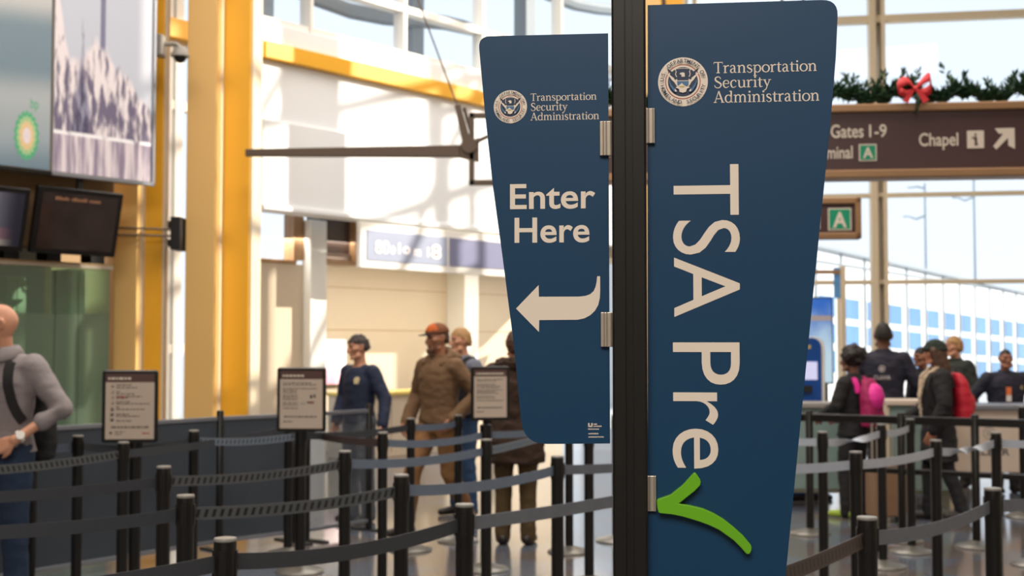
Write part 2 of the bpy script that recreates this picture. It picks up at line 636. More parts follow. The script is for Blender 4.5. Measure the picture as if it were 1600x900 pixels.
# polished terrazzo in large squares
m = bpy.data.materials.new('polished_terrazzo')
m.use_nodes = True
nt = m.node_tree
b = nt.nodes['Principled BSDF']
tc = nt.nodes.new('ShaderNodeTexCoord')
mp = nt.nodes.new('ShaderNodeMapping')
mp.inputs['Rotation'].default_value = (0, 0, radians(39))
nt.links.new(tc.outputs['Object'], mp.inputs[0])
ck = nt.nodes.new('ShaderNodeTexChecker')
ck.inputs['Scale'].default_value = 1.5
ck.inputs['Color1'].default_value = rgb(108, 114, 126)
ck.inputs['Color2'].default_value = rgb(112, 104, 102)
nt.links.new(mp.outputs[0], ck.inputs[0])
vo = nt.nodes.new('ShaderNodeTexVoronoi')
vo.inputs['Scale'].default_value = 70
nt.links.new(tc.outputs['Object'], vo.inputs[0])
mx = nt.nodes.new('ShaderNodeMix')
mx.data_type = 'RGBA'
mx.blend_type = 'MULTIPLY'
mx.inputs[0].default_value = 0.35
nt.links.new(ck.outputs[0], mx.inputs[6])
nt.links.new(vo.outputs['Color'], mx.inputs[7])
nt.links.new(mx.outputs[2], b.inputs['Base Color'])
b.inputs['Roughness'].default_value = 0.12
b.inputs['Specular IOR Level'].default_value = 0.6
M['terrazzo'] = m


def striped_belt(name, base, dark, pitch, skew):
    m = bpy.data.materials.new(name)
    m.use_nodes = True
    nt = m.node_tree
    b = nt.nodes['Principled BSDF']
    b.inputs['Roughness'].default_value = 0.42
    tc = nt.nodes.new('ShaderNodeTexCoord')
    sp = nt.nodes.new('ShaderNodeSeparateXYZ')
    nt.links.new(tc.outputs['UV'], sp.inputs[0])
    ad = nt.nodes.new('ShaderNodeMath')
    ad.operation = 'MULTIPLY_ADD'
    nt.links.new(sp.outputs['Y'], ad.inputs[0])
    ad.inputs[1].default_value = -skew
    nt.links.new(sp.outputs['X'], ad.inputs[2])
    mu = nt.nodes.new('ShaderNodeMath')
    mu.operation = 'MULTIPLY'
    nt.links.new(ad.outputs[0], mu.inputs[0])
    mu.inputs[1].default_value = 2 * pi / pitch
    sn = nt.nodes.new('ShaderNodeMath')
    sn.operation = 'SINE'
    nt.links.new(mu.outputs[0], sn.inputs[0])
    # marks live in the middle of the ribbon
    yb = nt.nodes.new('ShaderNodeMath')
    yb.operation = 'COMPARE'
    nt.links.new(sp.outputs['Y'], yb.inputs[0])
    yb.inputs[1].default_value = 0.5
    yb.inputs[2].default_value = 0.3
    gt = nt.nodes.new('ShaderNodeMapRange')
    gt.inputs[1].default_value = -0.1
    gt.inputs[2].default_value = 0.5
    nt.links.new(sn.outputs[0], gt.inputs[0])
    ml = nt.nodes.new('ShaderNodeMath')
    ml.operation = 'MULTIPLY'
    nt.links.new(gt.outputs[0], ml.inputs[0])
    nt.links.new(yb.outputs[0], ml.inputs[1])
    mx = nt.nodes.new('ShaderNodeMix')
    mx.data_type = 'RGBA'
    mx.inputs[6].default_value = base
    mx.inputs[7].default_value = dark
    nt.links.new(ml.outputs[0], mx.inputs[0])
    nt.links.new(mx.outputs[2], b.inputs['Base Color'])
    return m


M['belt'] = material('charcoal_webbing', rgb(58, 62, 68), 0.5, var=0.12, scale=30, bump=0.1)
M['belt_grey'] = material('mid_grey_webbing', rgb(108, 114, 124), 0.5, var=0.15, scale=18, bump=0.2)
M['belt_skylit'] = material('skylit_webbing', rgb(106, 120, 138), 0.42, var=0.1, scale=20)  # dark webbing with grazing skylight put into its colour
M['belt_window_lit'] = material('window_lit_webbing', rgb(186, 195, 208), 0.42, var=0.1, scale=20)  # webbing lit from the end window, that brightness put into the colour
M['belt_brown'] = material('brown_webbing', rgb(78, 64, 62), 0.5, var=0.1, scale=20)
M['belt_stripe'] = striped_belt('printed_webbing', rgb(84, 88, 92), rgb(26, 28, 30), 0.035, 0.016)
M['belt_stripe_skylit'] = striped_belt('printed_skylit_webbing', rgb(112, 124, 138), rgb(58, 68, 80), 0.03, 0.012)  # printed belt, skylight tint put into both of its tones
M['belt_stripe_brown'] = striped_belt('printed_brown_webbing', rgb(72, 60, 56), rgb(24, 20, 20), 0.03, 0.012)

# ------------------------------------------------------------------ the setting
LW = Plane((-3.0, 15.1), d=(0.636, 0.771))         # long side wall running away to the right
FW = Plane((2.7, 22.0), d=(0.986, -0.167))         # glazed end wall
CEIL = 13.0

mb = MB()
mb.add([(-16, -9, 0), (16, -9, 0), (16, 24, 0), (-16, 24, 0)], [(0, 1, 2, 3)])
mb.add([(-16, -9, -.1), (16, -9, -.1), (16, 24, -.1), (-16, 24, -.1)], [(3, 2, 1, 0)])
struct(mb.build('floor', M['terrazzo']))
mb = MB()
mb.box((-16, -9, CEIL), (12.2, 24, CEIL + 0.3))
struct(mb.build('ceiling', M['ceiling']))
mb = MB()
mb.box((-16, -9.3, 0), (12.2, -9, CEIL))
struct(mb.build('wall_back', M['wall_beige']))
mb = MB()
mb.box((-16.3, -9, 0), (-16, 8, CEIL))
struct(mb.build('wall_left', M['wall_beige']))
# right side: closed below, glazed with a lattice of mullions above
RX = 10.5
mb = MB()
SILL = 7.45
mb.box((RX, -9, 0), (RX + 0.25, 20.4, SILL))
mb.box((RX, -9, SILL), (RX + 0.25, 13.8, CEIL))
struct(mb.build('wall_right', M['wall_beige']))
mb = MB()
y = 14.0
while y < 20.6:
    mb.box((RX + 0.02, y - 0.11, SILL), (RX + 0.2, y + 0.11, CEIL))
    mb.box((RX + 0.02, y + 0.38, SILL), (RX + 0.2, y + 0.48, CEIL))
    for zz in (8.0, 8.6, 9.2, 9.8, 10.4, 11.0, 11.6, 12.2):                  # pierced web between the twin posts
        mb.box((RX + 0.06, y + 0.1, zz), (RX + 0.14, y + 0.4, zz + 0.14))
    y += 1.7
for zz in (7.62, 9.2, 10.8, 12.4):
    mb.box((RX + 0.04, 13.8, zz), (RX + 0.18, 20.4, zz + 0.1))
for k in range(3):                                             # raking braces
    y0 = 12.0 + k * 2.9
    mb.hexa([(RX + .05, y0, SILL), (RX + .12, y0, SILL), (RX + .12, y0 + .13, SILL), (RX + .05, y0 + .13, SILL),
             (RX + .05, y0 + 3.2, CEIL), (RX + .12, y0 + 3.2, CEIL), (RX + .12, y0 + 3.33, CEIL), (RX + .05, y0 + 3.33, CEIL)])
struct(mb.build('window_3', M['frame_cream']))

# --- long side wall
L0, L1 = 0.0, 8.95
mb = MB()
mb.pbox(LW, L0, L1, 3.22, 4.24, -0.25, 0.06)
mb.pbox(LW, L0, L1, 4.24, 4.97, -0.25, 0.0)
mb.pbox(LW, L0, L1, 5.17, 5.43, -0.25, 0.0)
mb.pbox(LW, L0, L1, 3.16, 3.22, -0.25, 0.10)
struct(mb.build('wall_side', M['wall_white'], bevel=0.01))
mb = MB()
mb.pbox(LW, L0, L1, 4.97, 5.17, -0.25, 0.10)
struct(mb.build('trim_1', M['yellow'], bevel=0.01))
mb = MB()   # soffit and recessed lower wall
mb.pbox(LW, LW.t(486, -2.5), L1, 3.0, 3.2, -2.5, -0.25)
RB = -2.3
mb.pbox(LW, LW.t(486, RB), L1, 0, 3.0, -2.5, RB)
struct(mb.build('wall_recess', M['wall_beige']))
mb = MB()   # horizontal panel joints on the recessed wall
for z in (1.78, 2.42):
    mb.pbox(LW, LW.t(486, RB), L1, z, z + 0.012, RB - .01, RB + .004)
struct(mb.build('trim_2', M['wall_tan']))
# clerestory above the side wall
mb = MB()
mb.pbox(LW, L0, L1, 5.43, 5.50, -0.2, -0.02)
mb.pbox(LW, L0, L1, 6.03, 6.12, -0.2, -0.02)
mb.pbox(LW, L0, L1, 7.3, 7.4, -0.2, -0.02)
for u, wd in ((484, .05), (632, .06), (756, .06), (880, .06)):
    t = LW.t(u)
    mb.pbox(LW, t - wd / 2, t + wd / 2, 5.43, CEIL, -0.2, 0.0)
mb.pbox(LW, L0, L1, CEIL - 0.2, CEIL, -0.2, 0.0)
wf = struct(mb.build('window_2', M['frame_white']))
mb = MB()
mb.pbox(LW, L0, L1, 5.45, CEIL, -0.12, -0.10)
mb.build('pane', M['glass'], wf)
# steel of the neighbouring hall roof seen through the clerestory
mb = MB()
for u in (412, 652, 830):
    t = LW.t(u, -3.0)
    mb.pbox(LW, t - 0.14, t + 0.14, 5.0, 9.2, -3.3, -3.0)
for z, o in ((7.05, -3.0), (8.4, -3.0)):
    pts = []
    for k in range(25):
        t = -4 + k * 0.75
        pts.append(LW.pt(t, z + 0.14 * sin(t * 1.1), o))
    mb.tube(pts, 0.13, 8)
struct(mb.build('trim_3', M['outdoor_grey']))

# --- glazing left of the side wall, behind the two columns
mb = MB()
ta, tb = LW.t(212), LW.t(398)
for u in (232, 259, 276, 395):
    t = LW.t(u)
    mb.pbox(LW, t - 0.05, t + 0.05, 0, CEIL, -0.15, 0.0)
for v in (545, 345, 162, 60):
    z = LW.hit(265, v)[1]
    mb.pbox(LW, ta, tb, z - 0.05, z + 0.05, -0.14, -0.01)
mb.pbox(LW, ta, tb, 0, 0.35, -0.15, 0)
mb.pbox(LW, ta, tb, CEIL - 0.3, CEIL, -0.15, 0)
wf = struct(mb.build('window_4', M['frame_white']))
mb = MB()
mb.pbox(LW, ta, tb, 0.35, CEIL - 0.3, -0.09, -0.07)
mb.build('pane', M['glass'], wf)
mb = MB()
mb.pbox(LW, -13, ta, 0, CEIL, -0.25, 0.0)
struct(mb.build('wall_shops', M['wall_tan']))
mb = MB()
z0 = LW.hit(268, 62)[1]
mb.pbox(LW, ta, tb, z0, z0 + 0.22, 0.0, 0.12)
struct(mb.build('trim_4', M['yellow'], bevel=0.01))

# openings in the recess: small bright window over a beige wall, white pier, dark box
RO = -0.55
def rt(u, off=RO): return LW.t(u, off)
def rz(u, v, off=RO): return LW.hit(u, v, off)[1]
mb = MB()
zt, zb = rz(440, 327), rz(440, 405)
mb.pbox(LW, rt(385), rt(463), zb - 0.05, zb, RO - 0.12, RO)
mb.pbox(LW, rt(458), rt(474), zb, zt, RO - 0.2, RO)
mb.pbox(LW, rt(385), rt(463), zt, zt + 0.06, RO - 0.12, RO)
wf = struct(mb.build('window_5', M['tan_frame'], bevel=0.006))
mb = MB()
mb.pbox(LW, rt(385), rt(458), zb, zt, RO - 0.08, RO - 0.06)
mb.build('pane', M['glass'], wf)
mb = MB()
mb.pbox(LW, rt(385), rt(474), 0, zb - 0.05, RO - 0.2, RO - 0.02)
struct(mb.build('wall_opening', M['wall_beige']))
mb = MB()
mb.pbox(LW, rt(475), rt(500), 0, 3.16, RO - 0.05, RO + 0.12)
mb.pbox(LW, rt(473), rt(477), 0, 3.16, RO + 0.02, RO + 0.14)
struct(mb.build('trim_5', M['frame_white'], bevel=0.01))
mb = MB()
mb.pbox(LW, LW.t(726, -1.9), LW.t(748, -1.9), 0, 3.0, -2.3, -1.9)
struct(mb.build('trim_6', M['frame_white'], bevel=0.01))

# --- glazed end wall
FT1 = FW.t(1660)
def fz(u, v): return FW.hit(u, v)[1]
mb = MB()
mb.pbox(FW, -0.6, FT1, 0, 0.25, -0.2, 0.02)
for v, th, u in ((27, .13, 1450), (303, .07, 1500), (440, .07, 1480)):
    z = fz(u, v)
    mb.pbox(FW, -0.6, FT1, z - th / 2, z + th / 2, -0.12, 0.06)
mb.pbox(FW, -0.6, FT1, 9.0, 9.1, -0.12, 0.06)
for tm in (0.25,):
    mb.pbox(FW, tm - 0.1, tm + 0.1, 0, CEIL, -0.2, 0.1)
tm = FW.t(1376)
mb.pbox(FW, tm - 0.135, tm - 0.02, 0, CEIL, -0.25, 0.12)      # twin post with a slot
mb.pbox(FW, tm + 0.06, tm + 0.13, 0, CEIL, -0.25, 0.12)
mb.pbox(FW, tm - 0.02, tm + 0.06, 0, CEIL, -0.2, -0.1)
mb.pbox(FW, tm - 3.08, tm - 3.0, 0, CEIL, -0.2, 0.1)
mb.pbox(FW, FT1 - 0.1, FT1, 0, CEIL, -0.2, 0.1)
tm2 = FW.t(1313)
mb.pbox(FW, tm2 - 0.045, tm2 + 0.005, 0, fz(1313, 418), -0.1, 0.1)
mb.pbox(FW, tm2 + 0.03, tm2 + 0.07, 0, fz(1313, 418), -0.1, 0.1)
wf = struct(mb.build('window_1', M['frame_cream'], bevel=0.008))
mb = MB()
mb.pbox(FW, -0.5, FT1, 0.25, CEIL, -0.05, -0.03)
mb.build('pane', M['glass'], wf)

# --- outdoors: apron and the neighbouring glazed walkway building
mb = MB()
mb.add([(-70, 24.1, -0.25), (160, 24.1, -0.25), (160, 220, -0.25), (-70, 220, -0.25)], [(0, 1, 2, 3)])
mb.add([(-70, 16, -0.25), (-16.5, 5, -0.25), (-16.5, 24.1, -0.25), (-70, 24.1, -0.25)], [(0, 1, 2, 3)])
struct(mb.build('ground', M['apron']))
OB = Plane((9.2, 40.0), d=(0.592, 0.806))
bld = empty('walkway_building', 'long white walkway building with rows of blue windows, outside the end window', 'building',
            mat=Matrix.Translation(OB.pt(8, 0)))
bi = bld.matrix_world.inverted()
def zline(u0, v0, u1, v1):
    a, b = OB.hit(u0, v0), OB.hit(u1, v1)
    sl_ = (b[1] - a[1]) / (b[0] - a[0])
    return lambda t: a[1] + sl_ * (t - a[0])
z_roof = zline(1275, 385, 1520, 440)
z_rail = zline(1275, 407, 1600, 458)
z_w0 = zline(1361, 472, 1600, 505)
z_w1 = zline(1361, 502, 1600, 529)
z_w2 = zline(1361, 512, 1600, 537)
z_w3 = zline(1361, 541, 1600, 561)
z_w4 = zline(1361, 552, 1600, 569)
z_w5 = zline(1361, 585, 1600, 597)
tb0, tb1 = OB.t(1180), OB.t(1720)
def strip(mb, t0, t1, za, zb_, o0, o1, mi=0):
    P = lambda t, z, o: bi @ OB.pt(t, z, o)
    mb.hexa([P(t0, za(t0), o1), P(t1, za(t1), o1), P(t1, za(t1), o0), P(t0, za(t0), o0),
             P(t0, zb_(t0), o1), P(t1, zb_(t1), o1), P(t1, zb_(t1), o0), P(t0, zb_(t0), o0)], mi)
mb = MB()
zero = lambda t: -0.25
strip(mb, tb0, tb1, zero, z_roof, -6, 0)
mb.build('wall', M['outdoor_white'], bld)
mb = MB()
up = lambda f, d: (lambda t: f(t) + d)
strip(mb, tb0, tb1, up(z_roof, -.05), up(z_roof, .06), -6.1, 0.15)
mb.build('roof_edge', M['outdoor_grey'], bld)
bay = 2.1
t = tb0 + 0.2
cl = MB()
while t < tb1 - bay:
    for za, zb_ in ((z_w1, z_w0), (z_w3, z_w2), (z_w5, z_w4)):
        w_ = MB()
        strip(w_, t + 0.25, t + bay - 0.55, za, zb_, -0.1, 0.02)
        w_.build('window', M['outdoor_glass'], bld)
    strip(cl, t - 0.04, t + 0.04, zero, z_roof, 0, 0.05)
    t += bay
strip(cl, tb0, tb1, up(z_rail, -.03), up(z_rail, .03), 0, 0.06)
cl.build('cladding_joints', M['outdoor_grey'], bld)

for u, v, lab, hd in ((1445, 286, 'slim outdoor lamp post behind the end window, left one of two', 120),
                      (1521, 250, 'slim outdoor lamp post behind the end window, right one of two', 120)):
    p = at(u, v, hd)
    t_ = empty('lamp_post', lab, 'lamp post', (p.x, p.y, -0.25), group='outdoor lamp posts')
    h = p.z + 0.25
    q = 1.7
    mb = MB()
    mb.tube([(0, 0, 0), (0, 0, h * 0.5), (0, 0, h)], [0.16, 0.12, 0.09], 8)
    mb.build('pole', M['outdoor_grey'], t_)
    mb = MB()
    mb.tube([(0, 0, h * .82), (-0.5 * q, 0, h * .80), (-0.9 * q, 0, h * .815)], [.09, .09, .07], 8)
    mb.tube([(0, 0, h * .97), (-0.45 * q, 0, h * .98), (-0.7 * q, 0, h * .975)], [.09, .09, .07], 8)
    mb.build('arm', M['outdoor_grey'], t_)
    for x, z in ((-1.05 * q, h * .815), (-0.8 * q, h * .975)):
        mb = MB()
        mb.rbox((x - .3, -.1, z - .06), (x + .2, .1, z + .06), .05)
        mb.build('lamp_head', M['outdoor_grey'], t_)


# ------------------------------------------------------------------ steel columns
def column(lab, u0, u1, uslot, Y, depth, setb=0.26):
    x0, x1 = (u0 - 800) / F * Y, (u1 - 800) / F * Y
    t_ = empty('steel_column', lab, 'column', ((x0 + x1) / 2, Y, 0), group='yellow steel columns')
    cx = (x0 + x1) / 2
    xs0, xs1 = (uslot[0] - 800) / F * Y - cx, (uslot[1] - 800) / F * Y - cx
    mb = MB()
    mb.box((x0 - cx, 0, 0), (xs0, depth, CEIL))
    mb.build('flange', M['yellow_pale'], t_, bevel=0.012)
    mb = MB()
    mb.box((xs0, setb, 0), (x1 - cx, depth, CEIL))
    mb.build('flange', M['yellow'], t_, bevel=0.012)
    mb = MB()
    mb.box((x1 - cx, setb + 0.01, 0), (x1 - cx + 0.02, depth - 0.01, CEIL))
    mb.build('sunlit_side', M['frame_cream'], t_)  # plate added in cream: the yellow side's sunlit overexposure put into the colour
    mb = MB()
    mb.box((xs0 - 0.004, depth * 0.2, 0), (xs0 + 0.012, setb + 0.01, CEIL))
    mb.build('web', M['frame_cream'], t_)  # cream where the sun strikes this strip, its brightness put into the colour
    mb = MB()
    mb.box((x0 - cx - 0.05, 0.25, 0), (x0 - cx, depth - 0.05, CEIL))
    mb.build('back_plate', M['yellow'], t_)
    mb = MB()
    mb.box((x0 - cx - 0.06, -0.04, 0), (x1 - cx + 0.06, depth + 0.04, 0.12))
    mb.build('foot_plate', M['strut'], t_, bevel=0.01)
    return t_


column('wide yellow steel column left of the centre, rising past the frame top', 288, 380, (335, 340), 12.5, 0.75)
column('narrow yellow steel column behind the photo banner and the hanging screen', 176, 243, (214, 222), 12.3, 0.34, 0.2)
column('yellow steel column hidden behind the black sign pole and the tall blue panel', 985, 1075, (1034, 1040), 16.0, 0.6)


# ------------------------------------------------------------------ the blue directional sign (nearest thing)
POLE = at(984.5, 540, 1.85)
SP = Plane((POLE.x, POLE.y), ang=radians(-6.5))
sign = empty('directional_sign', 'tall black pole sign with two dark blue security-lane panels in the foreground', 'sign', mat=SP.mat())
ID = Matrix.Identity(4)
FACE = 0.004
def sp(u, v): return SP.hit(u, v, FACE)
def spl(pts): return [sp(u, v) for u, v in pts]
ptop = sp(984, -60)[1] + 0.1
pw = 0.0245
mb = MB()
# square extrusion with a slot down each face
prof = []
q, sl0, sd = pw, 0.006, 0.006
for a in range(4):
    ca, sa = cos(a * pi / 2), sin(a * pi / 2)
    for (px, py) in ((q - .003, -q), (q, -q + .003), (q, -sl0), (q - sd, -sl0), (q - sd, sl0), (q, sl0)):
        prof.append((px * ca - py * sa, px * sa + py * ca))
k = len(prof)
mb.loft([[(x, y, 0.02) for x, y in prof], [(x, y, ptop) for x, y in prof]], smooth=False)
mb.build('pole', M['black_post'], sign)
mb = MB()
mb.box((-pw, -pw, ptop), (pw, pw, ptop + 0.008))
mb.build('pole_cap', M['black_matte'], sign, bevel=0.002)
mb = MB()
mb.lathe([(0.001, 0), (0.23, 0), (0.23, 0.012), (0.21, 0.02), (0.05, 0.03), (0.001, 0.03)], n=40)
mb.build('base', M['black_post'], sign)


def arc_corner(p0, p1, p2, r, n=6):
    """rounded corner at p1 between p0 and p2"""
    a, b, c = Vector(p0), Vector(p1), Vector(p2)
    s0, s1 = b + (a - b).normalized() * r, b + (c - b).normalized() * r
    return [tuple((1 - t) ** 2 * s0 + 2 * t * (1 - t) * b + t * t * s1) for t in [i / n for i in range(n + 1)]]


PT = 0.007
def panel(name, poly):
    mb = MB()
    mb.prism(poly, ID, FACE - PT, FACE, 0, mi_side=1)
    return mb.build(name, [M['navy'], M['panel_edge']], sign)


A, B, Cc, D = sp(747, 57), sp(950, 52), sp(953, 693), sp(818, 694)
mid = [sp(757, 170), sp(770, 290), sp(785, 400), sp(803, 540)]
polyL = [B] + [A][:0] + arc_corner(B, A, mid[0], 0.018) + mid[0:] + arc_corner(mid[-1], D, Cc, 0.034) + [Cc]
pl = panel('sign_panel', polyL)
pl['label'] = 'smaller blue panel with arrow'
A, B = sp(1012, 8), sp(1310, -1)
e1 = [sp(1306, 90), sp(1297, 200), sp(1276, 405), sp(1253, 640), sp(1228, 895)]
D, Cc = sp(1222, 960), sp(1012, 965)
polyR = [A, Cc] + arc_corner(Cc, D, e1[-1], 0.04) + e1[::-1] + arc_corner(e1[0], B, A, 0.024)
pr = panel('sign_panel', polyR)
pr['label'] = 'larger blue panel with green check mark'


def words(parent, lines, h=FACE + 0.0006):
    mb = MB()
    for body, (ul, vb), (ur, vbr), cap in lines:
        x0, za = sp(ul, vb)
        x1, zb_ = sp(ur, vbr)
        cp = sp(ul, vb - cap)[1] - za
        serif_text(mb, body, ID, h, x0, x1, (za + zb_) / 2, cp)
    return mb.build('agency_name', M['cream'], parent)


words(pl, [('Transportation', (829, 158.0), (932, 155.6), 11.5), ('Security', (829.5, 173.4), (887, 172), 12.0), ('Administration', (829, 188.6), (936, 186), 12.0)])
words(pr, [('Transportation', (1115, 114.3), (1276, 111.3), 17.5), ('Security', (1116, 137.4), (1205, 136), 17.5), ('Administration', (1115, 160.6), (1280, 157.6), 18.0)])


def emblem(parent, u, v, rpx):
    cx, cz = sp(u, v)
    R = abs(sp(u + rpx, v)[0] - cx)
    mats = [M['cream'], M['seal_red'], M['seal_navy'], M['seal_blue'], M['seal_gold']]
    mb = MB()
    lev = [FACE + 0.0004]
    def disc(r, mi, dh=0.0002):
        lev[0] += dh
        n = 48
        mb.add([(cx + R * r * cos(2 * pi * i / n), -lev[0], cz + R * r * sin(2 * pi * i / n)) for i in range(n)], [tuple(range(n))], mi)
    def poly(pts, mi, mirror=True, dh=0.0002):
        lev[0] += dh
        for sgn in ((1, -1) if mirror else (1,)):
            p = [(cx + sgn * R * x, -lev[0], cz + R * y) for x, y in pts]
            if sgn < 0: p = p[::-1]
            bm_poly(mb, p, mi)
    disc(1.0, 0)
    disc(0.71, 1)
    disc(0.675, 0)
    disc(0.60, 2)
    # white breast and wing linings, dark feather tips, head, shield, tail
    poly([(0, .10), (.30, .12), (.70, .42), (.60, .28), (.52, .20), (.44, .08), (.34, -.02), (.22, -.22), (0, -.25)], 0)
    poly([(.24, .14), (.30, .30), (.27, .44), (.36, .36), (.63, .56), (.58, .42), (.52, .38), (.50, .30), (.44, .28), (.42, .20), (.36, .18), (.34, .10), (.28, .08)], 2)
    poly([(0, .56), (.30, .54), (.32, .48), (.28, .44), (.31, .30), (.27, .20), (0, .16)], 0)
    poly([(0, .54), (.27, .52), (.29, .47), (.25, .43), (.28, .30), (.22, .18), (0, .14)], 2)
    poly([(-.14, .32), (-.10, .36), (.0, .38), (.07, .35), (.08, .18), (-.05, .18), (-.06, .28)], 0, False)
    poly([(-.23, .20), (.23, .20), (.22, -.02), (-.22, -.02)], 2, False)
    poly([(-.23, .03), (.23, .03), (.22, -.12), (.10, -.24), (-.10, -.24), (-.22, -.12)], 3, False)
    poly([(-.23, .045), (.23, .045), (.23, .02), (-.23, .02)], 0, False)
    poly([(-.2, -.18), (-.04, -.06), (.03, -.14), (.12, -.2), (.28, -.24), (.16, -.30), (.12, -.42), (0, -.46), (-.14, -.42), (-.16, -.3), (-.3, -.24)], 0, False)
    poly([(-.18, -.19), (0, -.17), (.1, -.2), (.02, -.25), (-.1, -.24)], 4, False)
    poly([(.30, -.28), (.36, -.26), (.50, -.06), (.54, .10), (.56, -.02), (.50, -.20), (.38, -.38), (.30, -.44)], 3)
    poly([(.24, -.40), (.30, -.42), (.34, -.34), (.30, -.30)], 0)
    lev[0] += 0.0003
    def arcword(body, a_mid, a_span, inside):
        n = len(body)
        for i, ch in enumerate(body):
            if ch == ' ': continue
            f_ = (i + 0.5) / n - 0.5
            ang = a_mid - f_ * a_span if not inside else a_mid + f_ * a_span
            vs, fs = text_geo(ch, 0.012)
            w0 = max(v_[0] for v_ in vs) - min(v_[0] for v_ in vs)
            hgt = 0.15
            sc = hgt / 0.7
            mxx = (max(v_[0] for v_ in vs) + min(v_[0] for v_ in vs)) / 2
            out = []
            for x, y in vs:
                x, y = (x - mxx) * sc, y * sc
                if not inside:
                    r_ = 0.77 + y
                    px, py = r_ * cos(ang) + x * sin(ang), r_ * sin(ang) - x * cos(ang)
                else:
                    r_ = 0.92 - y
                    px, py = r_ * cos(ang) - x * sin(ang), r_ * sin(ang) + x * cos(ang)
                out.append((cx + R * px, cz + R * py))
            add_flat(mb, out, fs, ID, lev[0], 2)
    arcword('U.S.', radians(163), radians(30), False)
    arcword('DEPARTMENT', radians(88), radians(96), False)
    arcword('OF', radians(20), radians(20), False)
    arcword('HOMELAND', radians(228), radians(78), True)
    arcword('SECURITY', radians(315), radians(72), True)
    return mb.build('emblem', mats, parent)


def bm_poly(mb, pts, mi):
    """fill a possibly concave outline"""
    from mathutils.geometry import tessellate_polygon
    tris = tessellate_polygon([[Vector(p) for p in pts]])
    mb.add(pts, [tuple(t) for t in tris], mi)


emblem(pl, 797.5, 167, 26.0)
emblem(pr, 1067, 128, 39.0)

mb = MB()
for body, (u0, v1), (u1, v0) in (('Enter', (797, 327.5), (930, 286)), ('Here', (804, 380), (921, 339))):
    x0, z0 = sp(u0, v1)
    x1, z1 = sp(u1, v0)
    add_text(mb, body, ID, FACE + 0.0006, x0, x1, z0, z1, weight=0.015)
mb.build('lettering', M['cream'], pl)
arrow_px = [(148, 462), (347, 255), (349, 358), (700, 357), (760, 350), (800, 335), (830, 308), (847, 270), (856, 225), (861, 178),
            (886, 178), (887, 300), (884, 370), (870, 430), (842, 480), (800, 520), (750, 547), (690, 560), (352, 563), (350, 668)]
pts = [sp(780 + x / 5.622, 400 + y / 5.622) for x, y in arrow_px]
mb = MB()
bm_poly(mb, [(x, -(FACE + 0.0006), z) for x, z in pts], 0)
mb.build('arrow', M['cream'], pl)
# printer's mark low on the panel
mb = MB()
h = FACE + 0.0006
def bar(u0, v0, u1, v1):
    a, b_ = sp(u0, v1), sp(u1, v0)
    mb.add([(a[0], -h, a[1]), (b_[0], -h, a[1]), (b_[0], -h, b_[1]), (a[0], -h, b_[1])], [(0, 1, 2, 3)])
bar(919, 661, 921.2, 667); bar(923.8, 661, 926, 667); bar(919, 665, 926, 667.2)
random.seed(3)
for v0, ua, ub in ((661.6, 927.6, 933), (664.8, 927.6, 940), (669.2, 919, 936), (676.4, 919.5, 936), (681.5, 919.5, 944)):
    u = ua
    while u < ub - 0.6:
        wd = random.choice((0.7, 0.9, 1.1))
        bar(u, v0 + random.choice((0, 0.4)), u + wd, v0 + 2.2)
        u += wd + 0.45
mb.build('small_print', M['cream'], pl)

mb = MB()
h = FACE + 0.0006
for body, (u0, v0), (u1, v1) in (('TSA', (1051, 258), (1157, 495)), ('Pre', (1050, 535), (1157, 733))):
    xa, zt = sp(u0, v0)
    xb, zb_ = sp(u1, v1)
    add_text(mb, body, ID, h, xa, xb, zb_, zt, turn=True)
mb.build('lettering', M['cream'], pr)
ck_px = [(98, 372), (108, 358), (225, 318), (340, 228), (440, 118), (455, 106), (470, 112), (492, 140), (512, 172), (518, 195), (510, 228), (460, 280), (390, 335),
         (310, 400), (420, 418), (540, 448), (640, 492), (730, 545), (820, 615), (920, 705), (990, 790), (1000, 812), (998, 840), (985, 872), (968, 882), (948, 876),
         (890, 810), (830, 750), (690, 650), (600, 607), (500, 570), (400, 540), (330, 520), (240, 503), (130, 492), (114, 482), (104, 440)]
pts = [sp(1010 + x / 6.11, 720 + y / 6.11) for x, y in ck_px]
mb = MB()
mb.prism(pts, ID, FACE, FACE + 0.012)
ckm = mb.build('check_mark', M['green'], pr)
bv = ckm.modifiers.new('bevel', 'BEVEL')
bv.width = 0.0035
bv.segments = 3
bv.limit_method = 'ANGLE'

for (u0, v0, u1, v1) in ((937.5, 190, 957.5, 244), (939, 488, 958, 542), (1004, 170, 1023, 225), (1006, 743, 1025, 798)):
    a, b_ = sp(u0, v1), sp(u1, v0)
    mb = MB()
    w_ = b_[0] - a[0]
    mb.box((a[0], -FACE - 0.006, a[1]), (b_[0], -FACE + 0.0, b_[1]))
    for kx in (0.22, 0.45, 0.8):
        mb.box((a[0] + w_ * kx, -FACE - 0.0085, a[1]), (a[0] + w_ * (kx + 0.1), -FACE - 0.005, b_[1]))
    mb.box((a[0], FACE, a[1]), (b_[0], FACE + 0.008, b_[1]))
    inner = b_[0] if u0 < 980 else a[0]
    mb.box((min(inner, inner * 0.75), -0.008, a[1]), (max(inner, inner * 0.75), 0.008, b_[1]))
    mb.build('panel_clip', M['alu'], sign, bevel=0.0012)


# ------------------------------------------------------------------ belt stanchions
STN = {}


def base_mb(mb, r=0.165):
    mb.lathe([(0.001, 0), (r, 0), (r, 0.008), (r * 0.93, 0.018), (r * 0.6, 0.032), (0.055, 0.045), (0.036, 0.052), (0.001, 0.052)], n=36)


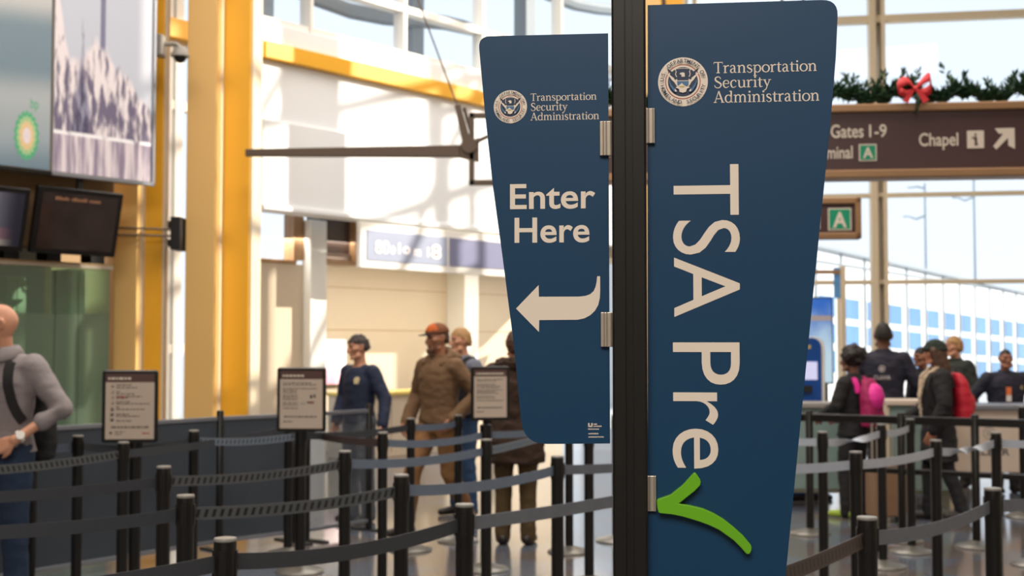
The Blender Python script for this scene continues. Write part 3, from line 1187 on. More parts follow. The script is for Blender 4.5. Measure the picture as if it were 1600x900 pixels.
b_ = MB(); base_mb(b_); base_me = b_.mesh('base')
p_ = MB(); p_.lathe([(0.001, 0.05), (0.0315, 0.05), (0.0315, 0.875), (0.001, 0.875)], n=24); post_me = p_.mesh('post')
h_ = MB()
h_.lathe([(0.001, 0.875), (0.0322, 0.875), (0.0326, 0.88), (0.0326, 0.985), (0.031, 0.996), (0.001, 0.998)], n=24)
for a in range(4):
    ca, sa = cos(a * pi / 2), sin(a * pi / 2)
    c4 = [(0.030, -0.010), (0.0350, -0.010), (0.0350, 0.010), (0.030, 0.010)]
    c4 = [(x * ca - y * sa, x * sa + y * ca) for x, y in c4]
    h_.hexa([(x, y, 0.89) for x, y in c4] + [(x, y, 0.965) for x, y in c4])
head_me = h_.mesh('belt_head')
r_ = MB(); r_.lathe([(0.028, 0.9965), (0.0318, 0.990), (0.0334, 0.994), (0.0315, 0.9995), (0.028, 1.0)], n=24); rim_me = r_.mesh('top_rim')
for me, mt in ((base_me, M['base_grey']), (post_me, M['black_post']), (head_me, M['black_post']), (rim_me, M['rim_grey'])):
    me.materials.append(mt)
    me.set_sharp_from_angle(angle=radians(35))


def link(name, me, parent):
    o = bpy.data.objects.new(name, me)
    o.parent = parent
    C.objects.link(o)
    return o


def place_stanchion(key, u, v, label):
    p = onz(u, v, 1.0)
    t_ = empty('belt_stanchion', label, 'stanchion', (p.x, p.y, 0), random.uniform(-.2, .2), 'belt stanchions')
    for nm, me in (('base', base_me), ('post', post_me), ('belt_head', head_me), ('top_rim', rim_me)):
        link(nm, me, t_)
    STN[key] = t_
    return t_


SL = [
    ('a1', 122, 680, 'black belt stanchion at left just right of the bald man\'s jeans'),
    ('a2', 193, 690, 'black belt stanchion close behind the leftmost notice stand'),
    ('a3', 256, 728, 'black belt stanchion right of the leftmost notice stand, behind a nearer worn-topped one'),
    ('a4', 290, 773, 'black belt stanchion second nearest at lower left, with a worn pale top edge'),
    ('a5', 352, 840, 'nearest black belt stanchion, cut off at the bottom left of centre'),
    ('a6', 303, 672, 'black belt stanchion in front of the charcoal screens, left of the screens\' joint'),
    ('a9', 451, 655, 'black belt stanchion close behind the middle notice stand'),
    ('a10', 539, 704, 'black belt stanchion standing alone right of the middle notice stand'),
    ('a11', 627, 741, 'black belt stanchion left of the bearded man\'s knees, nearer of the two there'),
    ('a12', 598, 675, 'black belt stanchion below the hand of the woman in navy'),
    ('a14', 642, 653, 'black belt stanchion in front of the bearded man\'s leading leg'),
    ('a15', 726, 787, 'black belt stanchion with a chipped pale top, largest under the arrow panel\'s left side'),
    ('a16', 716, 648, 'black belt stanchion between the bearded man and the brown-coated person'),
    ('a17', 760, 686, 'black belt stanchion directly in front of the rightmost notice stand'),
    ('a18', 871, 712, 'black belt stanchion below the arrow panel, nearer of the pair there'),
    ('a19', 889, 654, 'black belt stanchion with a visible grey foot, behind the pair below the arrow panel'),
    ('a20', 920, 671, 'slim-looking black belt stanchion just left of the black sign pole'),
    ('a21', 962, 648, 'black belt stanchion hidden by the black sign pole, its foot showing at left'),
    ('r1', 1355, 807, 'nearest black belt stanchion at right, beside the lower edge of the tall blue panel'),
    ('r2', 1337, 705, 'black belt stanchion behind and left of the nearest right-hand one'),
    ('r3', 1377, 662, 'black belt stanchion holding a twisted belt, its grey foot visible behind the nearest right-hand one'),
    ('r4', 1285, 674, 'black belt stanchion nearest the right edge of the tall blue panel, mid height'),
    ('r7', 1422, 654, 'black belt stanchion with a grey foot, left of the woman in the knitted hat'),
    ('r8', 1462, 687, 'black belt stanchion in front of the woman in the knitted hat'),
    ('r11', 1556, 675, 'black belt stanchion at right holding the far end of the twisted window-lit belt'),
    ('r12', 1551, 762, 'large black belt stanchion at far right, cut off by the bottom edge'),
    ('r13', 1597, 634.6, 'black belt stanchion with a grey foot close before the podium counter, far right edge'),
    ('r14', 1613, 661, 'black belt stanchion at the right edge, only its grey foot in the frame'),
]
for k_, u, v, lab in SL:
    place_stanchion(k_, u, v, lab)


def pos_of(x):
    if isinstance(x, str):
        return Vector((STN[x].location.x, STN[x].location.y, 0))
    u, s_ = x                                    # off-frame far end: image column and pixels per metre
    p = at(u, 540, F / s_)
    return Vector((p.x, p.y, 0))


def belt(src, dst, mat_='belt', sag=0.025, twist=0.0, z=0.928, ztop=None):
    """a ribbon pulled out of src; the source owns it"""
    a, b = pos_of(src), pos_of(dst)
    d = (b - a).normalized()
    a = a + d * 0.036
    b = b - d * (0.036 if isinstance(dst, str) else 0)
    L = (b - a).length
    nrm = Vector((d.y, -d.x, 0))
    n = 36
    vs, fs, uv = [], [], []
    for i in range(n + 1):
        t = i / n
        p = a.lerp(b, t)
        zc = z - 0.65 * sag * 4 * t * (1 - t)
        tw = twist * (0.5 - 0.5 * cos(pi * min(1, max(0, (t - 0.1) / 0.8)))) if twist else 0.0
        upv = Vector((0, 0, cos(tw))) + nrm * sin(tw)
        th = nrm * cos(tw) - Vector((0, 0, sin(tw)))
        c = p + Vector((0, 0, zc))
        for hh, oo, vv in ((-.024, .0011, 0), (.024, .0011, 1), (.024, -.0011, 1), (-.024, -.0011, 0)):
            vs.append(c + upv * hh + th * oo)
            uv.append((t * L, vv))
    for i in range(n):
        for q in range(4):
            q2 = (q + 1) % 4
            fs.append((i * 4 + q, (i + 1) * 4 + q, (i + 1) * 4 + q2, i * 4 + q2))
    fs.append((0, 1, 2, 3))
    fs.append((n * 4 + 3, n * 4 + 2, n * 4 + 1, n * 4))
    root = STN[src]
    inv = (Matrix.Translation(root.location) @ Matrix.Rotation(root.rotation_euler.z, 4, 'Z')).inverted()
    mb = MB()
    mb.add([inv @ p for p in vs], fs)
    mb.sm = [True] * len(mb.f)
    mb.uv = uv
    return mb.build('belt', M[mat_], root)


def sign_stand(key, u, v, s_, frame_px, yaw, label, kind):
    """stanchion-like stand with a framed notice on top; frame_px = (u0, v0, u1, v1)"""
    p = at(u, 540, F / s_)
    t_ = empty('notice_stand', label, 'notice stand', (p.x, p.y, 0), yaw, 'framed notice stands')
    STN[key] = t_
    link('base', base_me, t_)
    mb = MB()
    mb.lathe([(0.001, 0.05), (0.036, 0.05), (0.036, 0.90), (0.042, 0.90), (0.042, 1.0), (0.03, 1.005), (0.001, 1.005)], n=24)
    mb.build('post', M['black_post'], t_)
    u0, v0, u1, v1 = frame_px
    w_ = (u1 - u0) / s_ / cos(yaw)
    cx = ((u0 + u1) / 2 - u) / s_
    z1, z0 = CAMZ + (540 - v0) / s_, CAMZ + (540 - v1) / s_
    x0, x1 = cx - w_ / 2, cx + w_ / 2
    mb = MB()
    mb.box((-0.02, -0.012, 0.98), (0.02, 0.012, z0 + 0.03))
    mb.build('bracket', M['black_matte'], t_, bevel=0.002)
    fw = 0.022
    mb = MB()
    mb.rbox((x0, -0.055, z0), (x1, -0.035, z1), 0.018, axis='y')
    fr = mb.build('sign_frame', M['black'], t_)
    ix0, ix1, iz0, iz1 = x0 + fw, x1 - fw, z0 + fw, z1 - fw
    W_, H_ = ix1 - ix0, iz1 - iz0
    mb = MB()
    def rect(a, b, c, d, mi, h=0.0565):
        q = [(ix0 + W_ * a, -h, iz0 + H_ * (1 - d)), (ix0 + W_ * c, -h, iz0 + H_ * (1 - d)), (ix0 + W_ * c, -h, iz0 + H_ * (1 - b)), (ix0 + W_ * a, -h, iz0 + H_ * (1 - b))]
        mb.add(q, [(0, 1, 2, 3)], mi)
    def line(a, b, c, hgt, mi, h=0.0572):
        x = a
        while x < c - 0.01:
            w = random.uniform(0.03, 0.11)
            rect(x, b, min(x + w, c), b + hgt, mi, h)
            x += w + 0.018
    random.seed(hash(key) % 7 if False else len(label))
    rect(0, 0, 1, 1, 0)
    if kind == 'list':
        rect(0, 0, 1, 0.13, 1, 0.0568)
        line(0.05, 0.055, 0.53, 0.035, 2)
        for v_, c in ((0.165, .55), (0.205, .64), (0.265, .3), (0.30, .62), (0.34, .74), (0.365, .45), (0.42, .5), (0.45, .92), (0.50, .3), (0.535, .8), (0.61, .5), (0.64, .7), (0.71, .55)):
            line(0.22, v_, c, 0.018, 3)
        line(0.22, 0.343, 0.45, 0.022, 5)
        for v_ in (0.17, 0.26, 0.34, 0.43, 0.52, 0.60, 0.68):
            rect(0.10, v_, 0.17, v_ + 0.05, 5 if v_ < 0.2 else 4)
            rect(0.115, v_ + 0.012, 0.14, v_ + 0.024, 0, 0.0574)
        line(0.12, 0.80, 0.90, 0.032, 3)
        rect(0.09, 0.885, 0.14, 0.925, 4)
        line(0.2, 0.88, 0.4, 0.016, 3); line(0.2, 0.915, 0.34, 0.016, 3); line(0.76, 0.9, 0.92, 0.022, 5)
    else:
        rect(0, 0, 1, 0.145, 1, 0.0568)
        line(0.06, 0.07, 0.56 if kind == 'photo' else 0.92, 0.035, 2)
        rows = (0.2, 0.235, 0.30, 0.335, 0.37, 0.42, 0.455, 0.49, 0.55, 0.585, 0.64)
        for i, v_ in enumerate(rows):
            line(0.07, v_, (0.42 if (kind == 'photo' and i > 2) else random.uniform(.55, .9)), 0.018, 3)
        if kind == 'photo':
            rect(0.70, 0.42, 0.76, 0.48, 4); rect(0.79, 0.41, 0.84, 0.47, 4)
            rect(0.64, 0.53, 0.80, 0.575, 5); rect(0.48, 0.54, 0.62, 0.60, 2)
        line(0.1, 0.78, 0.86, 0.03, 3)
        line(0.08, 0.87, 0.3, 0.022, 3)
    sheet = mb.build('notice_sheet', [M['paper'], M['notice_head'], M['cream'], M['ink_grey'], M['black_matte'], M['ink_red']], fr)
    return t_


M['paper'] = material('notice_paper', rgb(206, 190, 174), 0.35, var=0.03)
M['notice_head'] = material('notice_heading', rgb(92, 66, 62), 0.4)
M['ink_grey'] = material('notice_ink', rgb(126, 116, 108), 0.5)
M['ink_red'] = material('notice_red', rgb(186, 84, 80), 0.5)
sign_stand('n1', 214, 677, 250, (165, 578, 250, 690), radians(4), 'leftmost notice stand with a black-framed list of small pictures, beside the bald man', 'list')
sign_stand('n2', 471, 663, 226, (436, 574, 513, 673), radians(-5), 'middle notice stand with a black-framed sheet, in front of the white pier', 'photo')
sign_stand('n3', 759, 663, 224, (734, 572, 794, 656), radians(12), 'rightmost notice stand with a black-framed sheet, before the brown-coated person', 'plain')
sign_stand('n4', -36, 660, 262, (-78, 583, 5, 706), radians(0), 'notice stand at the left edge, only its black frame edge in view', 'plain')

belt('a5', (-260, 660), 'belt', 0.03)
belt('a5', 'a15', 'belt', 0.045)
belt('a15', (1120, 335), 'belt_grey', 0.02)
belt('a4', (-160, 470), 'belt', 0.03)
belt('a4', 'a11', 'belt_stripe', 0.03)
belt('a11', 'a18', 'belt_skylit', 0.04)
belt('a18', (1060, 290), 'belt_grey', 0.015)
belt('a3', (-170, 385), 'belt', 0.03)
belt('a3', 'a10', 'belt_stripe', 0.03)
belt('a10', 'a17', 'belt_skylit', 0.035)
belt('a17', 'a19', 'belt_stripe_skylit', 0.02)
belt('a2', (-120, 320), 'belt_stripe', 0.03)
belt('a2', 'a9', 'belt', 0.03)
belt('a9', 'a12', 'belt_brown', 0.03)
belt('a12', 'n3', 'belt_skylit', 0.04)
belt('n3', 'a19', 'belt_skylit', 0.02)
belt('a1', (-120, 268), 'belt_skylit', 0.02)
belt('a1', 'a6', 'belt', 0.05)
belt('a6', 'n2', 'belt_stripe_skylit', 0.03)
belt('n2', 'a14', 'belt', 0.03)
belt('a14', 'a16', 'belt_skylit', 0.02)
belt('r1', (1085, 640), 'belt_stripe_brown', 0.02)
belt('r1', 'r12', 'belt_grey', 0.04)
belt('r12', (1700, 370), 'belt_grey', 0.02)
belt('r2', (1150, 305), 'belt_window_lit', 0.02)
belt('r2', 'r8', 'belt_window_lit', 0.02)
belt('r8', 'r11', 'belt_window_lit', 0.03, twist=2 * pi)
belt('r11', (1690, 246), 'belt_window_lit', 0.01)
belt('r4', 'r3', 'belt_window_lit', 0.03, twist=pi)
belt('r4', (1170, 232), 'belt_window_lit', 0.01)
belt('r3', 'r7', 'belt_window_lit', 0.02)


# ------------------------------------------------------------------ charcoal queue screens (rigid, rail to rail)
def screen(lab, ua, sa, ub, sb, mat_, post_b=True):
    a, b = pos_of((ua, sa)), pos_of((ub, sb))
    d = b - a
    L = d.length
    ang = atan2(d.y, d.x)
    t_ = empty('queue_screen', lab, 'barrier', (a.x, a.y, 0), ang, 'queue screens behind the belts')
    for nm, z0, z1 in (('top_rail', 0.985, 1.015), ('bottom_rail', 0.065, 0.095)):
        mb = MB()
        mb.box((0.04, -0.014, z0), (L - (0.04 if post_b else 0.0), 0.014, z1))
        mb.build(nm, M['alu_rail'], t_, bevel=0.003)
    mb = MB()
    mb.box((0.045, -0.004, 0.095), (L - (0.045 if post_b else 0.0), 0.004, 0.985))
    mb.build('infill', mat_, t_)
    for x, on in ((0.02, True), (L - 0.02, post_b)):
        if not on: continue
        mb = MB()
        mb.lathe([(0.001, 0.012), (0.028, 0.012), (0.028, 1.05), (0.022, 1.06), (0.001, 1.06)], (x, 0, 0), 20)
        p = mb.build('post', M['black_post'], t_)
        mb = MB()
        mb.box((x - 0.035, -0.22, 0), (x + 0.035, 0.22, 0.014))
        mb.build('foot', M['black_matte'], p, bevel=0.003)
    return t_


screen('charcoal queue screen at left, behind the leftmost notice stand', 50, 238, 339.5, 206.5, M['screen_cloth'], False)
screen('charcoal queue screen behind the middle notice stand', 341.5, 206.2, 464, 196, M['screen_cloth'])
screen('clear smoky queue screen in front of the woman in navy', 478, 195, 580, 184, M['acrylic'])
screen('charcoal queue screen at the left edge behind the bald man', -190, 262, 40, 239, M['screen_cloth'])

# black rigid crowd rail on the right
pa, pb = pos_of((1215, 186)), pos_of((1640, 207))
d = pb - pa
L = d.length
rail = empty('crowd_rail', 'long black two-bar crowd rail in front of the travellers at right', 'barrier', (pa.x, pa.y, 0), atan2(d.y, d.x))
for nm, z0, z1 in (('top_bar', 0.925, 0.99), ('bottom_bar', 0.53, 0.575)):
    mb = MB()
    mb.rbox((0, -0.02, z0), (L, 0.02, z1), 0.015)
    mb.build(nm, M['black'], rail)
for u in (1263, 1406, 1521, 1632):
    # along the rail where that sight line crosses it
    r = ray(u, 540)
    k_ = (pa.x * d.y - pa.y * d.x) / (r.x * d.y - r.y * d.x)
    q = Vector((r.x * k_, r.y * k_, 0))
    x = (q - pa).length
    mb = MB()
    mb.lathe([(0.001, 0.05), (0.032, 0.05), (0.032, 1.005), (0.026, 1.015), (0.001, 1.015)], (x, 0, 0), 20)
    p = mb.build('post', M['black_post'], rail)
    mb = MB()
    base_mb(mb)
    mb.build('base', M['base_grey'], p, loc=(x, 0, 0))

# ------------------------------------------------------------------ left: photo banner, screens, glazed kiosk
KP = Plane((-3.75, 12.0), d=(0.636, 0.771))
BO = 0.36
def kt(u, off=0.0): return KP.t(u, off)
def kz(u, v, off=0.0): return KP.hit(u, v, off)[1]


def ramp_image_mat(name, build):
    m = bpy.data.materials.new(name)
    m.use_nodes = True
    build(m.node_tree, m.node_tree.nodes['Principled BSDF'])
    return m


def mathn(nt, op, a, b=None, c=None, clamp=False):
    n = nt.nodes.new('ShaderNodeMath')
    n.operation = op
    n.use_clamp = clamp
    for i, x in enumerate((a, b, c)):
        if x is None: continue
        if isinstance(x, (int, float)): n.inputs[i].default_value = x
        else: nt.links.new(x, n.inputs[i])
    return n.outputs[0]


def mixn(nt, f, a, b):
    n = nt.nodes.new('ShaderNodeMix')
    n.data_type = 'RGBA'
    nt.links.new(f, n.inputs[0])
    for i, x in ((6, a), (7, b)):
        if isinstance(x, tuple): n.inputs[i].default_value = x
        else: nt.links.new(x, n.inputs[i])
    return n.outputs[2]


def sstep(nt, x, a, b):
    n = nt.nodes.new('ShaderNodeMapRange')
    n.interpolation_type = 'SMOOTHSTEP'
    nt.links.new(x, n.inputs[0])
    n.inputs[1].default_value, n.inputs[2].default_value = a, b
    return n.outputs[0]


def uvs(nt):
    tc = nt.nodes.new('ShaderNodeTexCoord')
    s_ = nt.nodes.new('ShaderNodeSeparateXYZ')
    nt.links.new(tc.outputs['UV'], s_.inputs[0])
    return tc, s_.outputs[0], s_.outputs[1]


def noise_n(nt, tc, scale, sx=1, sy=1, detail=4):
    mp = nt.nodes.new('ShaderNodeMapping')
    mp.inputs['Scale'].default_value = (sx, sy, 1)
    nt.links.new(tc.outputs['UV'], mp.inputs[0])
    n = nt.nodes.new('ShaderNodeTexNoise')
    n.inputs['Scale'].default_value = scale
    n.inputs['Detail'].default_value = detail
    nt.links.new(mp.outputs[0], n.inputs[0])
    return n.outputs[0]


def photo_build(nt, b):
    """winter view: pale sky, a tall obelisk, blossom-white trees, a pond with their reflection"""
    tc, x, y = uvs(nt)
    sky = rgb(196, 200, 212)
    n1 = noise_n(nt, tc, 9)
    n2 = noise_n(nt, tc, 20, 1, 0.6)
    # tree line height: tall tree at the left edge, then falling to the right
    m1 = mathn(nt, 'SUBTRACT', 0.62, mathn(nt, 'MULTIPLY', x, 1.9))
    m2 = mathn(nt, 'SUBTRACT', 0.43, mathn(nt, 'MULTIPLY', mathn(nt, 'ABSOLUTE', mathn(nt, 'SUBTRACT', x, 0.42)), 0.34))
    top = mathn(nt, 'MAXIMUM', m1, m2)
    top = mathn(nt, 'ADD', top, mathn(nt, 'MULTIPLY', mathn(nt, 'SUBTRACT', n1, 0.5), 0.10))
    tree = sstep(nt, mathn(nt, 'SUBTRACT', top, y), -0.01, 0.03)
    tone = sstep(nt, mathn(nt, 'ADD', n2, mathn(nt, 'MULTIPLY', mathn(nt, 'SUBTRACT', y, 0.24), 0.7)), 0.40, 0.60)
    tcol = mixn(nt, tone, rgb(112, 104, 128), rgb(232, 222, 224))
    col = mixn(nt, tree, sky, tcol)
    # darker pine left of the middle
    dk = mathn(nt, 'ABSOLUTE', mathn(nt, 'SUBTRACT', x, 0.27))
    w_ = mathn(nt, 'MULTIPLY', mathn(nt, 'SUBTRACT', 0.42, y), 0.34)
    pine = mathn(nt, 'MULTIPLY', sstep(nt, mathn(nt, 'SUBTRACT', mathn(nt, 'ADD', w_, mathn(nt, 'MULTIPLY', mathn(nt, 'SUBTRACT', n2, .5), .16)), dk), -0.01, 0.03), sstep(nt, y, 0.10, 0.13))
    col = mixn(nt, pine, col, mixn(nt, tone, rgb(78, 74, 100), rgb(150, 148, 170)))
    # pond
    pond = sstep(nt, y, 0.125, 0.115)
    rip = noise_n(nt, tc, 7, 2.2, 0.5)
    pcol = mixn(nt, sstep(nt, rip, 0.36, 0.62), rgb(140, 128, 150), rgb(226, 214, 218))
    col = mixn(nt, pond, col, pcol)
    edge = mathn(nt, 'MULTIPLY', sstep(nt, y, 0.112, 0.117), sstep(nt, y, 0.130, 0.122))
    col = mixn(nt, mathn(nt, 'MULTIPLY', edge, sstep(nt, n1, .35, .5)), col, rgb(244, 242, 244))
    # obelisk
    ob = mathn(nt, 'MULTIPLY', sstep(nt, mathn(nt, 'ABSOLUTE', mathn(nt, 'SUBTRACT', x, 0.475)), 0.030, 0.022), sstep(nt, y, 0.38, 0.41))
    col = mixn(nt, ob, col, rgb(128, 126, 152))
    nt.links.new(col, b.inputs['Base Color'])
    nt.links.new(col, b.inputs['Emission Color'])
    b.inputs['Emission Strength'].default_value = 0.16      # a backlit picture
    b.inputs['Roughness'].default_value = 0.35


def blind_build(nt, b):
    """soft horizontal bands of an out-of-focus blue-grey picture"""
    tc, x, y = uvs(nt)
    s_ = mathn(nt, 'SINE', mathn(nt, 'MULTIPLY', mathn(nt, 'SUBTRACT', y, mathn(nt, 'MULTIPLY', x, 0.05)), 15.0))
    f_ = sstep(nt, s_, -0.7, 0.8)
    lo = sstep(nt, y, 0.0, 0.45)
    lt = mixn(nt, lo, rgb(150, 164, 172), rgb(200, 200, 198))
    col = mixn(nt, f_, mixn(nt, lo, rgb(112, 134, 148), rgb(124, 144, 156)), lt)
    nt.links.new(col, b.inputs['Base Color'])
    nt.links.new(col, b.inputs['Emission Color'])
    b.inputs['Emission Strength'].default_value = 0.12
    b.inputs['Roughness'].default_value = 0.4


M['photo'] = ramp_image_mat('winter_park_picture', photo_build)
M['blind'] = ramp_image_mat('blue_grey_picture', blind_build)


def uv_quad(mb, pts, mi=0):
    mb.add(pts, [(0, 1, 2, 3)], mi)
    mb.uv = (mb.uv or []) + [(0, 0), (1, 0), (1, 1), (0, 1)]


tL, tM, tR = kt(-260, BO), kt(76, BO), kt(237, BO)
zB = kz(235, 291, BO)
ZT = 6.0
def kroot(name, lab, cat_, t, z=0.0, off=0.0, group=None):
    return empty(name, lab, cat_, mat=KP.mat() @ Matrix.Translation((t, -off, z)), group=group)
def kl(pl_t, t, off, z, z0): return (t - pl_t, -off, z - z0)

ban = kroot('advertising_lightbox', 'large advertising lightbox at upper left with a winter park photograph', 'billboard', tM, zB, BO)
mb = MB()
mb.box((0, 0, 0.03), (tR - tM, 0.28, ZT - zB))
mb.build('box_frame', M['grey_box'], ban, bevel=0.006)
mb = MB()
uv_quad(mb, [(0.01, -0.004, 0.04), (tR - tM - 0.035, -0.004, 0.04), (tR - tM - 0.035, -0.004, ZT - zB - 0.02), (0.01, -0.004, ZT - zB - 0.02)])
mb.build('picture', M['photo'], ban)
mb = MB()
mb.box((0, -0.02, 0), (tR - tM, 0.0, 0.032))
mb.box((tR - tM - 0.03, -0.02, 0), (tR - tM, 0.0, ZT - zB))
mb.build('edge_trim', M['alu_rail'], ban, bevel=0.003)

ban2 = kroot('advertising_lightbox', 'large blue-grey advertising lightbox with a green sunburst emblem at the upper left corner', 'billboard', tL, zB, BO)
w2 = tM - tL - 0.012
mb = MB()
mb.box((0, 0, 0.03), (w2, 0.28, ZT - zB))
mb.build('box_frame', M['grey_box'], ban2, bevel=0.006)
mb = MB()
uv_quad(mb, [(0.01, -0.004, 0.04), (w2 - 0.01, -0.004, 0.04), (w2 - 0.01, -0.004, ZT - zB - 0.02), (0.01, -0.004, ZT - zB - 0.02)])
mb.build('picture', M['blind'], ban2)
mb = MB()
mb.box((0, -0.02, 0), (w2, 0.0, 0.032))
mb.build('edge_trim', M['screen_frame'], ban2, bevel=0.003)
# sunburst of rounded petals, green outside, yellow, white at the heart
M['burst_green'] = material('burst_green', rgb(92, 190, 140), 0.5)
M['burst_pale'] = material('burst_pale_green', rgb(178, 214, 160), 0.5)
M['burst_yellow'] = material('burst_yellow', rgb(240, 212, 160), 0.5)
M['burst_white'] = material('burst_white', rgb(246, 234, 238), 0.5)
ct, cz = KP.hit(41, 212, BO)
ct -= tL; cz -= zB
RX_ = abs(kt(61, BO) - kt(21, BO)) / 2
RZ_ = 37 / 170.0
mb = MB()
for i, (r, k_, mi) in enumerate(((1.0, 18, 0), (0.80, 18, 1), (0.60, 12, 2), (0.34, 12, 3))):
    n = k_ * 8
    pts = []
    for q in range(n):
        a = 2 * pi * q / n
        rr = r * (0.84 + 0.16 * abs(sin(a * k_ / 2)) ** 0.7)
        pts.append((ct + RX_ * rr * cos(a), -0.006 - 0.001 * i, cz + RZ_ * rr * sin(a)))
    mb.add(pts, [tuple(range(n))], mi)
mb.build('emblem', [M['burst_green'], M['burst_pale'], M['burst_yellow'], M['burst_white']], ban2)
mb = MB()
a0, b0 = KP.hit(47, 172, BO), KP.hit(60, 155, BO)
add_text(mb, 'bp', ID, 0.006, a0[0] - tL, b0[0] - tL, a0[1] - zB - 0.01, b0[1] - zB)
mb.build('lettering', M['burst_green'], ban2)

# kiosk behind: bulkhead, glazing
mb = MB()
tK = kt(176)
zg = kz(90, 412)
tKL = -7.5
mb.pbox(KP, tKL, tK, zg, zg + 0.02, -0.3, 0.0)
mb.pbox(KP, tKL, tK, kz(90, 386), ZT, -0.35, -0.02)
struct(mb.build('wall_kiosk', M['wall_tan']))
mb = MB()
for u in (14, 81, 150, -60):
    t = kt(u)
    mb.pbox(KP, t - 0.05, t + 0.09, zg, kz(90, 386), -0.2, -0.02)
mb.pbox(KP, tKL, tK, 0, 0.1, -0.08, 0.02)
struct(mb.build('trim_7', M['black_matte']))
zf = kz(90, 490)
edges = [kt(u) for u in (-300, -200, -110, -10, 88, 125, 174)]
gi = 0
glz = struct(MB().pbox(KP, tKL, tK, zg - 0.03, zg, -0.06, 0.0).build('window_6', M['alu']))
for a, b in zip(edges[:-1], edges[1:]):
    mb = MB()
    mb.pbox(KP, a + 0.004, b - 0.004, zf, zg - 0.03, -0.045, -0.035)
    mb.build('pane', M['glass_green'], glz)
    mb = MB()
    mb.pbox(KP, a + 0.004, b - 0.004, 0.1, zf, -0.045, -0.035)
    mb.build('frosted_pane', M['glass_frost'], glz)
mb = MB()
mb.pbox(KP, tKL, tK, 0, 3.0, -1.30, -1.2)
struct(mb.build('wall_kiosk_back', material('kiosk_back', rgb(96, 104, 98), 0.6)))
M['shelf_pale'] = material('pale_cabinet', rgb(190, 186, 160), 0.5)
for u0, u1, z1, lab in ((10, 40, 2.2, 'pale cabinet seen through the left part of the green kiosk glass'), (108, 132, 2.3, 'pale narrow cabinet seen through the middle of the green kiosk glass')):
    t0, t1 = kt(u0, -.75), kt(u1, -.75)
    cb = kroot('display_cabinet', lab, 'cabinet', t0, 0, -.75, 'cabinets inside the kiosk')
    w_ = t1 - t0
    mb = MB(); mb.box((0, 0.02, 0), (w_, 0.35, z1)); mb.build('carcass', M['shelf_pale'], cb, bevel=0.006)
    for q in range(2):
        mb = MB(); mb.box((w_ * q / 2 + 0.006, -0.004, 0.1), (w_ * (q + 1) / 2 - 0.006, 0.018, z1 - 0.03)); dd = mb.build('door', M['shelf_pale'], cb, bevel=0.003)
        mb = MB(); mb.box((w_ / 2 + (0.02 if q else -0.03), -0.02, 1.0), (w_ / 2 + (0.03 if q else -0.02), -0.004, 1.2)); mb.build('handle', M['alu'], dd)

# hanging screens
def monitor(u0, u1, vt, vb, lab, lit):
    off = BO
    t0, t1 = kt(u0, off), kt(u1, off)
    um = (u0 + u1) / 2
    z1, z0 = kz(um, vt, off), kz(um, vb, off)
    w_, h_ = t1 - t0, (z1 - z0) / cos(radians(13))
    r = kroot('hanging_screen', lab, 'screen', (t0 + t1) / 2, z1, off, 'screens hanging under the lightboxes')
    g = MB()
    tilt = Matrix.Rotation(radians(-13), 4, 'X')        # foot swings back towards the wall
    def tr(o):
        o.rotation_euler = (radians(13), 0, 0)
        return o
    mb = MB()
    mb.rbox((-w_ / 2, -0.005, -h_), (w_ / 2, 0.055, 0), 0.012, axis='y')
    c = mb.build('casing', M['screen_frame'], r)
    mb = MB()
    e = 0.045
    uv_quad(mb, [(-w_ / 2 + e, -0.0065, -h_ + e), (w_ / 2 - e, -0.0065, -h_ + e), (w_ / 2 - e, -0.0065, -e), (-w_ / 2 + e, -0.0065, -e)])
    d_ = mb.build('display', M[lit], c)
    mb = MB()
    random.seed(11)
    if lit == 'screen_dark':
        x = -w_ * 0.30
        for word in (7, 8, 6):
            for q in range(word):
                hh = random.choice((0.022, 0.03))
                mb.add([(x, -0.0075, -h_ * .185), (x + .013, -0.0075, -h_ * .185), (x + .013, -0.0075, -h_ * .185 + hh), (x, -0.0075, -h_ * .185 + hh)], [(0, 1, 2, 3)])
                x += 0.0195
            x += 0.02
            mb.build('caption', M['caption'], c)
            mb = MB()
    mb = MB()
    mb.box((-0.025, 0.03, -h_ * 0.3), (0.025, 0.075, zB - z1 - 0.002))
    mb.build('mount', M['black_matte'], r, bevel=0.004)
    tr(c)
    return r


M['caption'] = material('caption_orange', rgb(150, 104, 74), 0.5, emit=0.25)


def scr_dark(nt, b):
    tc, x, y = uvs(nt)
    n = noise_n(nt, tc, 3.0)
    col = mixn(nt, n, rgb(22, 14, 14), rgb(52, 40, 36))
    nt.links.new(col, b.inputs['Base Color'])
    b.inputs['Roughness'].default_value = 0.10
    b.inputs['Specular IOR Level'].default_value = 0.7
    nt.links.new(col, b.inputs['Emission Color'])
    b.inputs['Emission Strength'].default_value = 0.3


def scr_band(nt, b):
    tc, x, y = uvs(nt)
    f_ = sstep(nt, x, 0.45, 0.95)
    c1 = mixn(nt, sstep(nt, y, .30, .36), rgb(170, 130, 140), rgb(120, 118, 132))
    c1 = mixn(nt, sstep(nt, y, .10, .14), rgb(216, 206, 192), c1)
    col = mixn(nt, f_, c1, rgb(40, 40, 52))
    nt.links.new(col, b.inputs['Base Color'])
    nt.links.new(col, b.inputs['Emission Color'])
    b.inputs['Emission Strength'].default_value = 0.25
    b.inputs['Roughness'].default_value = 0.15


M['screen_dark'] = ramp_image_mat('dark_screen', scr_dark)
M['screen_band'] = ramp_image_mat('banded_screen', scr_band)
monitor(57, 190, 296, 397, 'dark hanging screen with an orange caption, below the winter photograph', 'screen_dark')
monitor(-100, 44, 288, 388, 'hanging screen at the left edge showing pale and pink bands', 'screen_band')

